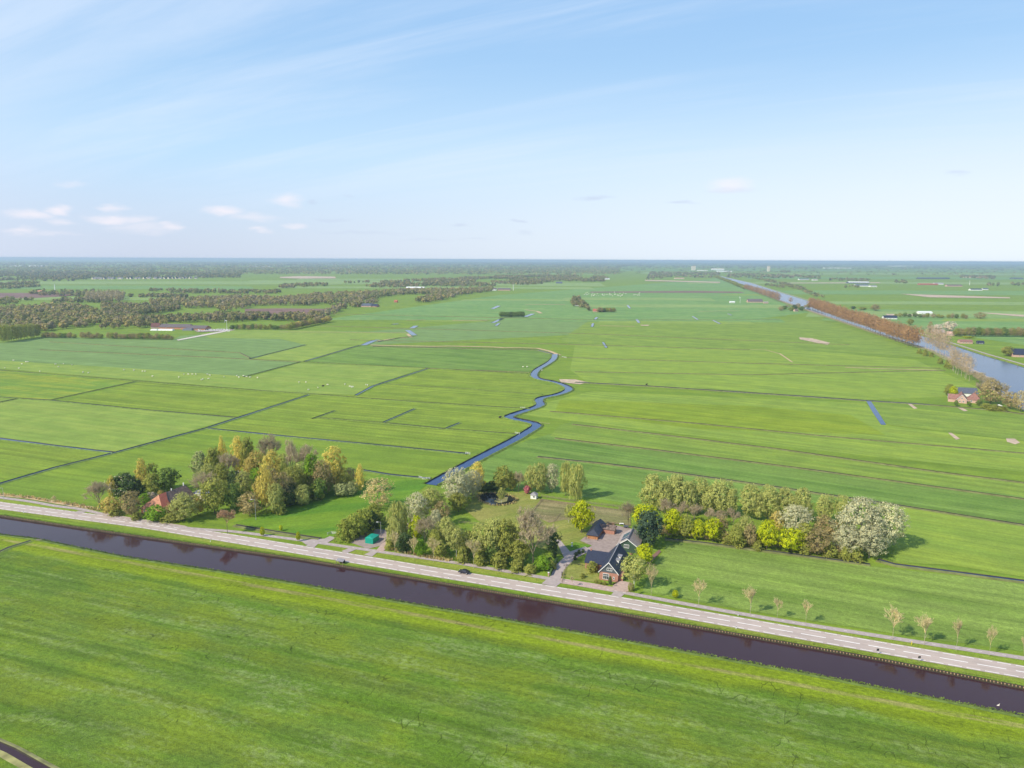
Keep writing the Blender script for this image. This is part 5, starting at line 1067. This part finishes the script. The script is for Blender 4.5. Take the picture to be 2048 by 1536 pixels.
farm('long_barn',1350,558,60,30,5,8,'cream','tileor','long pinkish building left of the canal avenue end','barn',0,0)
farm('long_barn',1200,559,60,40,6,8,'white','white','tiny white building at the end of the village trees','barn',0,0)
farm('long_barn',1436,544,150,60,8,11,'white','white','long white industrial hall beyond the canal avenue','hall',0,0)
farm('long_barn',1425,541,140,60,18,24,'white','cream','tall pale factory block beyond the canal avenue','hall',0,0)
farm('long_barn',1396,542,110,50,8,11,'white','cream','low pale hall right of the flat-topped tower block','hall',0,0)
farm('long_barn',973,581,38,22,5,10,'white','tilegr','white walled farm left of the tall white mast','barn',-4,0)
farm('long_barn',995,581,50,24,4,9,'brickp','tilegr','row of reddish stables beside the tall white mast','barn',-4,0)
farm('long_barn',1112,567,32,20,4,9,'slate','slate','dark blue roofed barn at the end of the village trees','barn',-3,0)
farm('long_barn',55,533,260,110,10,14,'white','white','white greenhouse hall near the left horizon','hall',0,0)
farm('long_barn',14,533,170,110,10,14,'white','white','smaller white hall at the far left horizon','hall',0,0)
farm('long_barn',505,534,230,110,8,12,'cream','white','pale hall on the horizon left of the middle','hall',0,0)
farm('long_barn',1652,537,400,120,10,14,'white','cream','pale long hall near the right horizon','hall',0,0)
farm('long_barn',1780,533,560,120,12,18,'cream','white','wide pale hall on the right horizon','hall',0,0)
farm('long_barn',128,553,46,24,7,11,'white','tilegr','pale house at the left end of the village trees','house',-3,0)
farm('long_barn',140,556,40,24,7,11,'brickp','tilegr','reddish house left of the long village row','house',-3,0)
farm('long_barn',2,560,36,24,6,11,'white','slate','pale house at the left edge among village trees','house',-3,0)
farm('farmhouse',74,586,14,12,4,9,'brickor','tileor','small orange house by the distant dark ploughed strip','house',-3,0)
vr = random.Random(9)
vw = MB(); L_, W_ = 11, 9
protoh = None
for i in range(34):                                          # the dark roofed village row
    x = 184+i*6.15; p = G(x, 558.5-i*.035)
    if protoh is None:
        protoh = empty('village_house', p, R(75)); gable(protoh, 12, 16, 3.4, 12.0, M['cream'], M['tiledk'], axis='v', oh=.4); hsrc = protoh; c = protoh
    else:
        c = hsrc.copy(); COL.objects.link(c)
        for ch in hsrc.children:
            k = ch.copy(); COL.objects.link(k); k.parent = c
    c.location = (p.x+vr.uniform(-6, 6), p.y+vr.uniform(-20, 20), 0); c.rotation_euler = (0, 0, R(vr.choice((-12, -100, -100))+vr.uniform(-6, 6)))
    tag(c, 'white walled house with dark roof in the long village row', 'house', 'houses of the village row')
# towers and masts
def tower(name, x, y, w, d, h, mat, label, cat, cap=None):
    t = empty(name, G(x, y)); tag(t, label, cat); bmb(lambda m: m.box((0, 0, h/2), (w, d, h)), t, 'shaft', mat)
    bmb(lambda m: m.box((0, 0, h+1.2), (w*.6, d*.6, 2.4)), t, 'top', cap or mat); return t
tower('apartment_block', 1387, 541, 45, 30, 52, 'cream', 'pale flat-topped tower block left of the canal avenue end', 'tower block', 'tilered')
tower('water_tower', 1537, 543, 26, 26, 56, 'cream', 'pale brown water tower on the plain right of the canal avenue', 'tower', 'tilered')
for x, w, l in [(1140,60,'leftmost white tower block on the horizon'),(1160,70,'second white tower block on the horizon'),(1216,70,'white tower block alone on the horizon'),(1275,110,'broad white block on the horizon, right of the others')]:
    tower('horizon_tower', x, 525.5, w*1.2, 60, 95, 'white', l, 'tower block')
def mast(name, x, y, h, label, blades=True, r=.5):
    t = empty(name, G(x, y)); tag(t, label, 'wind turbine' if blades else 'mast')
    bmb(lambda m: m.tube((0, 0, 0), (0, 0, h), r, r*.5, 8), t, 'pole', 'white')
    if blades:
        bmb(lambda m: m.box((-.6, 0, h+.3), (3.4, .8, .8)), t, 'nacelle', 'white')
        for k in range(3):
            a = R(90+120*k+20); bmb(lambda m: m.tube((-2.4, 0, h+.3), (-2.4, math.cos(a)*h*.28, h+.3+math.sin(a)*h*.28), .35, .08, 4), t, 'blade', 'white')
mast('wind_turbine', 454, 659, 15, 'small white wind turbine beside the white farmyard', True, .35)
mast('wind_turbine', 1480, 606, 15, 'small wind turbine left of the large canal farmhouse', True, .35)
mast('white_mast', 1026.5, 581, 26, 'tall white mast beside the reddish stables', False, 1.1)
mast('white_mast', 110.5, 586, 30, 'white silo mast above the dark hedge on the left', False, 1.6)
mast('white_mast', 1939, 570, 22, 'white mast behind the barns on the right plain', False, 1.2)
# wrapped bales / calf hutches at the white farmyard
flat('yard_concrete', [(388,661.5),(462,658.8),(468,660),(440,663),(395,664.5)], M['drive'], 7)
hm = MB(); hm.prism([(math.cos(i*.785)*1.1, math.sin(i*.785)*1.1) for i in range(8)], 0, 1.5); hm.prism([(math.cos(i*.785)*.7, math.sin(i*.785)*.7) for i in range(8)], 1.5, 1.75); hm = hm.mesh('hutch', M['white'])
for i in range(44):
    p = G(398+(i % 22)*2.9+vr.uniform(-.6, .6), 662.5-(i//22)*2.6+vr.uniform(-.5, .5)); o = link_mesh('calf_hutch', hm); o.location = p
    tag(o, 'white calf hutch standing in the double row on the farmyard', 'calf hutch', 'calf hutches on the farmyard')
for x, l in [(315, 26), (300, 12)]:
    t = empty('silage_clamp', G(x, 661), R(-4)); tag(t, 'white covered silage clamp, %s one in front of the farmhouse' % ('long' if l > 20 else 'short left'), 'silage clamp')
    bmb(lambda m: m.add([(0,0,0),(l,0,0),(l,8,0),(0,8,0),(1,1.5,2.2),(l-1,1.5,2.2),(l-1,6.5,2.2),(1,6.5,2.2)], [(0,1,5,4),(1,2,6,5),(2,3,7,6),(3,0,4,7),(4,5,6,7)]), t, 'cover', 'polyfoil' if l < 20 else 'white')
t = empty('silage_clamp', G(364, 661), R(-4)); tag(t, 'dark green covered silage clamp right of the white one', 'silage clamp')
bmb(lambda m: m.add([(0,0,0),(17,0,0),(17,8,0),(0,8,0),(1,1.5,3.2),(16,1.5,3.2),(16,6.5,3.2),(1,6.5,3.2)], [(0,1,5,4),(1,2,6,5),(2,3,7,6),(3,0,4,7),(4,5,6,7)]), t, 'cover', 'slate')
# ------------------------------------------------------------------ sheep and cattle
def animal_mesh(mat, s=1.0, woolly=True):
    m = MB(); q = 9; rings = [(-.55,.10,.55),(-.45,.26,.6),(-.15,.33,.58),(.2,.32,.58),(.45,.24,.62),(.55,.12,.70)]
    vs = []; 
    for (x, r_, z) in rings:
        for i in range(q): a = 2*math.pi*i/q; vs.append((x*s, math.cos(a)*r_*.85*s, (z+math.sin(a)*r_)*s))
    k = len(rings); m.add(vs, [(r_*q+i, r_*q+(i+1) % q, (r_+1)*q+(i+1) % q, (r_+1)*q+i) for r_ in range(k-1) for i in range(q)]+[tuple(range(q-1, -1, -1)), tuple(range((k-1)*q, k*q))])
    m.tube((.5*s, 0, .68*s), (.68*s, 0, .88*s), .12*s, .09*s, 6); m.tube((.64*s, 0, .90*s), (.88*s, 0, .78*s), .10*s, .055*s, 6)
    for (x, y) in ((-.38,.14),(-.38,-.14),(.34,.14),(.34,-.14)): m.tube((x*s, y*s, .4*s), (x*s, y*s, 0), .055*s, .04*s, 5)
    return m.mesh('animal', M[mat], True)
shm = animal_mesh('fleece', 1.5)
spx = [(27,722),(52,725),(56,725),(44,729),(38,738),(10,737),(111,730),(127,729),(117,735),(144,731),(166,746),(177,747),(248,741),(268,742),(285,744),(305,754),(358,756),(368,750),(377,750),(385,750),(392,750),(415,750),(403,761),(406,760),(420,752),(474,753),(478,756),(487,753),(493,755),(500,756),(448,755),(417,759),(598,766),(612,766),(617,781),(690,770),(704,776),(732,771),(735,772),(636,777),
       (655,771),(700,774),(515,757),(290,744),(80,744),(1046,735),(1054,735),(1084,742)]
for x, y in spx:
    o = link_mesh('sheep', shm); p = G(x, y); o.location = (p.x, p.y, 0.12); o.rotation_euler = (0, 0, vr.uniform(0, 6.28)); tag(o, 'white sheep grazing in the long yellow-green pasture', 'sheep', 'grazing sheep')
shf = animal_mesh('fleece', 3.0)
for i in range(56):
    x = 1168+vr.random()**1.0*115; y = 590+vr.gauss(0, 1.7)
    o = link_mesh('cow', shf); p = G(x, y); o.location = (p.x, p.y, 0.3); o.rotation_euler = (0, 0, vr.uniform(0, 6.28)); tag(o, 'pale animal of the distant herd in the middle of the plain', 'cow', 'distant herd')
cow = animal_mesh('cowhide', 2.0)
for x, y, l in [(1000,837,'black cow standing left of the creek bend'), (1293,771,'black cow by the straight ditch right of the creek'), (646,774,'dark cow alone in the yellow-green pasture')]:
    o = link_mesh('cow', cow); p = G(x, y); o.location = (p.x, p.y, .1); o.rotation_euler = (0, 0, .5); tag(o, l, 'cow')
# ------------------------------------------------------------------ car
def car(x, y, ang, label, paint='carpaint', z=.25):
    p = G(x, y); c = empty('parked_car' if 'parked' in label else 'car', (p.x, p.y, z), ang); tag(c, label, 'car')
    prof = [(-2.15,.35),(-2.2,.75),(-1.95,.92),(-1.55,1.0),(-.95,1.42),(.35,1.46),(1.05,1.02),(1.9,.88),(2.2,.68),(2.2,.35)]
    def body(m):
        n = len(prof); vs = [(a, s*(.88 if b < 1.1 else .66), b) for s in (-1, 1) for a, b in prof]
        m.add(vs, [tuple(range(n)), tuple(range(2*n-1, n-1, -1))]+[(i, n+i, n+(i+1) % n, (i+1) % n) for i in range(n)])
    b = bmb(body, c, 'body', paint)
    bmb(lambda m: m.add([(1.0,-.62,1.07),(1.0,.62,1.07),(.42,.58,1.44),(.42,-.58,1.44)], [(0,1,2,3)]), b, 'windscreen', 'glass')
    bmb(lambda m: m.add([(-1.52,-.62,1.06),(-1.52,.62,1.06),(-1.0,.58,1.42),(-1.0,-.58,1.42)], [(3,2,1,0)]), b, 'rear_window', 'glass')
    for s in (-1, 1):
        bmb(lambda m: m.add([(-1.2,s*.85,1.05),(.75,s*.85,1.05),(.3,s*.69,1.38),(-.85,s*.69,1.38)], [(0,1,2,3)]), b, 'side_window', 'panel' if s < 0 else 'glass')
        bmb(lambda m: m.box((2.17, s*.62, .68), (.1, .34, .14)), c, 'headlight', 'white')
        for a in (-1.35, 1.35):
            w = bmb(lambda m: m.tube((a, s*.72, .32), (a, s*.93, .32), .33, .33, 12), c, 'wheel', 'black'); bmb(lambda m: m.tube((a, s*.93, .32), (a, s*.945, .32), .2, .2, 10), w, 'rim', 'metal')
p1, p2 = G(900, 1138), G(960, 1148)
car(928, 1147, math.atan2(p2.y-p1.y, p2.x-p1.x)+math.pi, 'dark blue-black car driving on the road above the canal')
car(1998, 813, R(-20), 'white car parked near the tan trees of the pink farm', 'white')
# ------------------------------------------------------------------ lamps, posts, signs, fences
def lamp(x, y, ty, label):
    p = G(x, y); h = hgt(x, y, ty); c = empty('street_lamp', p); tag(c, label, 'street lamp')
    bmb(lambda m: m.tube((0, 0, 0), (0, 0, h), .11, .06, 8), c, 'pole', 'metal'); bmb(lambda m: m.tube((0, 0, h), (-1.2, -.3, h+.15), .05, .05, 6), c, 'arm', 'metal'); bmb(lambda m: m.box((-1.4, -.35, h+.12), (.9, .25, .16)), c, 'lamp_head', 'white')
lamp(749, 1064, 1043, 'left one of the two lamp posts behind the green container'); lamp(762, 1070, 1044, 'right one of the two lamp posts behind the green container')
lamp(512, 1040, 999, 'street lamp in front of the olive-brown tree by the lush meadow'); lamp(8, 1000, 976, 'thin lamp post at the left edge of the cycle path')
def post(x, y, h, label, mat='white', top='black', name='marker_post', cat='marker post'):
    p = G(x, y); c = empty(name, p); tag(c, label, cat); bmb(lambda m: m.box((0, 0, h/2), (.16, .16, h)), c, 'post', mat); bmb(lambda m: m.box((0, -.02, h*.86), (.20, .20, h*.18)), c, 'reflector_band', top)
for i, (x, y) in enumerate([(421,1084),(897,1157),(1472,1258),(47,1026)]):
    post(x, y, 1.1, ['white roadside marker post below the old farmhouse layby', 'white roadside marker post just below the dark car', 'white roadside marker post between road and canal on the right', 'white roadside marker post at the far left'][i])
post(1476, 1232, 1.1, 'white roadside marker post by the second roadside tree'); post(1823, 1290, 1.2, 'yellow topped marker post on the verge near the closely set pair', 'yellow_sign', 'yellow_sign')
for x, y, l in [(1755,1309,'small dark road sign seen from behind on the canal verge'),(1838,1324,'small dark post sign near the right part of the canal verge')]:
    p = G(x, y); c = empty('road_sign', p); tag(c, l, 'sign'); bmb(lambda m: m.tube((0,0,0),(0,0,1.9),.04,.04,6), c, 'pole', 'metal'); bmb(lambda m: m.box((0,0,1.6),(.75,.05,.75)), c, 'sign_panel', 'black')
for i, x in enumerate((1906, 1926, 1946, 1968, 1990, 2012, 2035)):
    p = G(x, 683+(x-1880)*.314+1.5); c = empty('mooring_post', p); tag(c, 'pale mooring post standing in line along the far canal bank', 'mooring post', 'mooring posts of the ship canal'); bmb(lambda m: m.tube((0,0,0),(0,0,3.2),.3,.26,8), c, 'post', 'wood')
def fence(pts, label, h=1.1, step=2.2, rails=2, mat='wood', name='wooden_fence'):
    ws = [tuple(G(*p))[:2] for p in pts]; o = empty(name, (ws[0][0], ws[0][1], 0)); tag(o, label, 'fence'); m = MB()
    loc = [(x-ws[0][0], y-ws[0][1]) for x, y in ws]
    for a, b in zip(loc, loc[1:]):
        for k in range(rails): z = h*(k+1)/rails-.08; m.tube((a[0], a[1], z), (b[0], b[1], z), .06, .06, 4)
    m.build('rail', M[mat], o); pm2 = MB(); pm2.box((0, 0, h/2), (.14, .14, h)); pm2 = pm2.mesh('post', M[mat])
    for q in dens(loc, step)[:60]: c = link_mesh('post', pm2, o); c.location = (q[0], q[1], .05)
fence([(1083,994),(1130,1001),(1180,1008),(1262,1018)], 'grey post and rail fence along the back of the paddock', 1.2, 2.6, 3, 'pinkish' if False else 'wood')
fence([(1085,1001),(1075,1012),(1066,1024),(1056,1036)], 'dark fence between pond lawn and worn paddock', 1.0, 2.0)
fence([(1098,1044),(1108,1045),(1121,1028)], 'low timber edge of the garden bed in the paddock', .6, 1.5, 1)
fence([(918,1046),(950,1049),(985,1055),(1010,1060)], 'weathered fence at the lower end of the pond lawn', 1.1, 2.2)
fence([(1124,1166),(1128,1150),(1133,1132)], 'low fence right of the driveway entrance', 1.0, 2.2)
fence([(1128,1133),(1150,1130),(1172,1134)], 'dark brick garden edging by the front lawn', .7, 1.4, 1, 'darkwood')
fence([(838,956),(846,959),(860,959)], 'pale gate fence where the ditch meets the creek', 1.3, 1.5, 3, 'white', 'field_gate')
fence([(655,1070),(663,1068),(672,1069)], 'pale metal gate at the lush meadow entrance', 1.2, 2.0, 3, 'metal', 'field_gate')
for x, y, l in [(702,774,'pale field gate at the junction of the sheep pasture ditches'),(935,908,'pale field gate where the long ditch ends before the creek'),(1045,817,'pale field gate beside the creek bend'),(1034,868,'small gate at the end of the wet furrow'),(1128,715,'pale gate beside the reed bed corner')]:
    fence([(x-4, y), (x+5, y+1)], l, 1.4, 1.5, 3, 'white', 'field_gate')
# garden clutter
def prop(name, x, y, label, cat, f, parts):
    c = empty(name, G(x, y)); tag(c, label, cat)
    for nm, mt, fn in parts: bmb(fn, c, nm, mt)
prop('garden_table', 1243, 1050, 'white garden table in the corner beyond the brick yard', 'table', None, [('top','white',lambda m: m.box((0,0,.75),(2.0,1.0,.08)))]+[('leg','white',(lambda x, y: lambda m: m.box((x,y,.36),(.08,.08,.70)))(x,y)) for x in (-.85,.85) for y in (-.4,.4)])
prop('brick_pillar', 1097, 1152, 'pale gate pillar left of the driveway entrance', 'pillar', None, [('shaft','brickp',lambda m: m.box((0,0,.7),(.5,.5,1.4))),('cap','white',lambda m: m.box((0,0,1.46),(.62,.62,.12)))])
prop('brick_pillar', 1124, 1152, 'dark gate post right of the driveway entrance', 'pillar', None, [('shaft','darkwood',lambda m: m.box((0,0,.8),(.35,.35,1.6))),('cap','darkwood',lambda m: m.box((0,0,1.65),(.45,.45,.1)))])
prop('planter', 1262, 1109, 'round dark planter by the white patio behind the farmhouse', 'planter', None, [('pot','brick',lambda m: m.tube((0,0,0),(0,0,.7),.5,.65,12)),('plant','leaf_dark',lambda m: m.tube((0,0,.7),(0,0,1.2),.55,.2,9))])
prop('mail_box', 1228, 1173, 'small dark mailbox at the front edge of the paved parking', 'mailbox', None, [('post','darkwood',lambda m: m.box((0,0,.5),(.12,.12,1.0))),('box','black',lambda m: m.box((0,0,1.15),(.45,.35,.35)))])
prop('wood_pile', 1222, 1050, 'brown stack of firewood behind the brick yard', 'wood pile', None, [('logs','palewood',lambda m: [m.tube((-1.5+i*.36,-.4,.2+j*.34),(-1.5+i*.36,.5,.2+j*.34),.17,.17,7) for i in range(9) for j in range(3)])])
prop('trailer', 1252, 1056, 'dark garden trailer beside the thin bare tree', 'trailer', None, [('box','slate',lambda m: m.box((0,0,.8),(2.2,1.2,.5))),('wheel','black',lambda m: m.tube((0,-.7,.3),(0,-.6,.3),.3,.3,10)),('drawbar','metal',lambda m: m.tube((1.1,0,.6),(2.0,0,.4),.04,.04,5))])
prop('duck', 1996, 1411, 'pale duck swimming on the dark canal near the lower right corner', 'duck', None, [('feathers','fleece',lambda m: (m.tube((-.3,0,-.1),(.25,0,0),.10,.22,8), m.tube((.25,0,.05),(.35,0,.4),.1,.06,6), m.tube((.3,0,.42),(.5,0,.40),.09,.03,6)))])
dk = bpy.data.objects['duck']; p = G(1996, 1411, CW); dk.location = (p.x, p.y, CW+.08)
prop('jetty', 79, 1079, 'little grey plank jetty at the mouth of the side ditch', 'jetty', None, [('deck','wood',lambda m: m.box((0,-.6,.12),(2.2,1.0,.12))),('post','darkwood',lambda m: m.box((.9,-1.0,-.3),(.14,.14,1.2)))])
for i in range(7):
    x = 1062 if False else 984+i*4.6; T('young', x, 1003-abs(i-3)*.6, 0, 4, 'dry reed tuft on the pond island', name='reed_tuft', cat='reeds', group='reed tufts on the pond island', h=1.6)
# ------------------------------------------------------------------ ragged tufts along the banks and ditch edges
def tufts(name, label, lines, n, h, w, mat, jit):
    r = random.Random(len(label)); P = []
    for ln in lines:
        q = resamp(ln, max(2, n))
        for (x, y) in q: P.append((x+r.uniform(-jit, jit), y+r.uniform(-jit, jit)))
    V = []
    for (x, y) in P:
        for _ in range(3):
            a = r.uniform(0, 6.28); ww = w*r.uniform(.4, 1.0); hh = h*r.uniform(.4, 1.2); ox, oy = r.uniform(-.4, .4), r.uniform(-.4, .4); l = r.uniform(-.2, .2)
            cx, cy = math.cos(a)*ww/2, math.sin(a)*ww/2
            V += [(x+ox-cx, y+oy-cy, -.15), (x+ox+cx, y+oy+cy, -.15), (x+ox+cx*.8+l, y+oy+cy*.8, hh), (x+ox-cx*.8+l, y+oy-cy*.8, hh*.8)]
    me = np_mesh(name, np.array(V), len(V)//4, [mat]); tag(link_mesh(name, me), label, 'vegetation', kind='stuff')
tufts('bank_reeds', 'rough grass tufts fringing the meadow side of the near canal', [offs(sb[1:-1], .5)], 2600, .22, .45, M['bankgrass'], .7)
tufts('bank_reeds', 'rough grass tufts on the verge above the timber piling', [offs(nb[1:-1], .5)], 1800, .2, .4, M['bankgrass'], .4)
cw_ = smooth([tuple(G(*p))[:2] for p in creek], 2)
tufts('bank_reeds', 'reeds and rough grass along both creek banks', [offs(cw_, 4.8), offs(cw_, -4.8)], 900, .5, .6, M['bankgrass'], .7)
tufts('pond_reeds', 'pale reeds round the garden pond', [[tuple(G(*p))[:2] for p in po+[po[0]]]], 120, 1.0, .8, M['leaf_tan'], .8)
tufts('verge_reeds', 'dry reeds between the cycle path and the middle tree belt', [[tuple(G(*p))[:2] for p in [(775,1098),(860,1116),(900,1122)]], [tuple(G(*p))[:2] for p in [(0,990),(60,996),(140,1009),(200,1022)]]], 110, 1.3, .9, M['leaf_tan'], .9)
# ------------------------------------------------------------------ haze: one closed box of even air
hz = MB(); hz.box((0, 18000, 61), (52000, 48000, 125.0))
m, t, b = newmat('pale_air'); t.nodes.remove(b); vp = nd(t, 'ShaderNodeVolumePrincipled')
vp.inputs['Color'].default_value = (0.56, 0.68, 0.95, 1); vp.inputs['Density'].default_value = HAZE_DENS; vp.inputs['Anisotropy'].default_value = 0.2
t.links.new(vp.outputs[0], t.nodes['Material Output'].inputs['Volume'])
hzo = hz.build('haze', m); tag(hzo, kind='stuff')
S.cycles.volume_bounces = 1; S.cycles.max_bounces = 6; S.cycles.transparent_max_bounces = 8
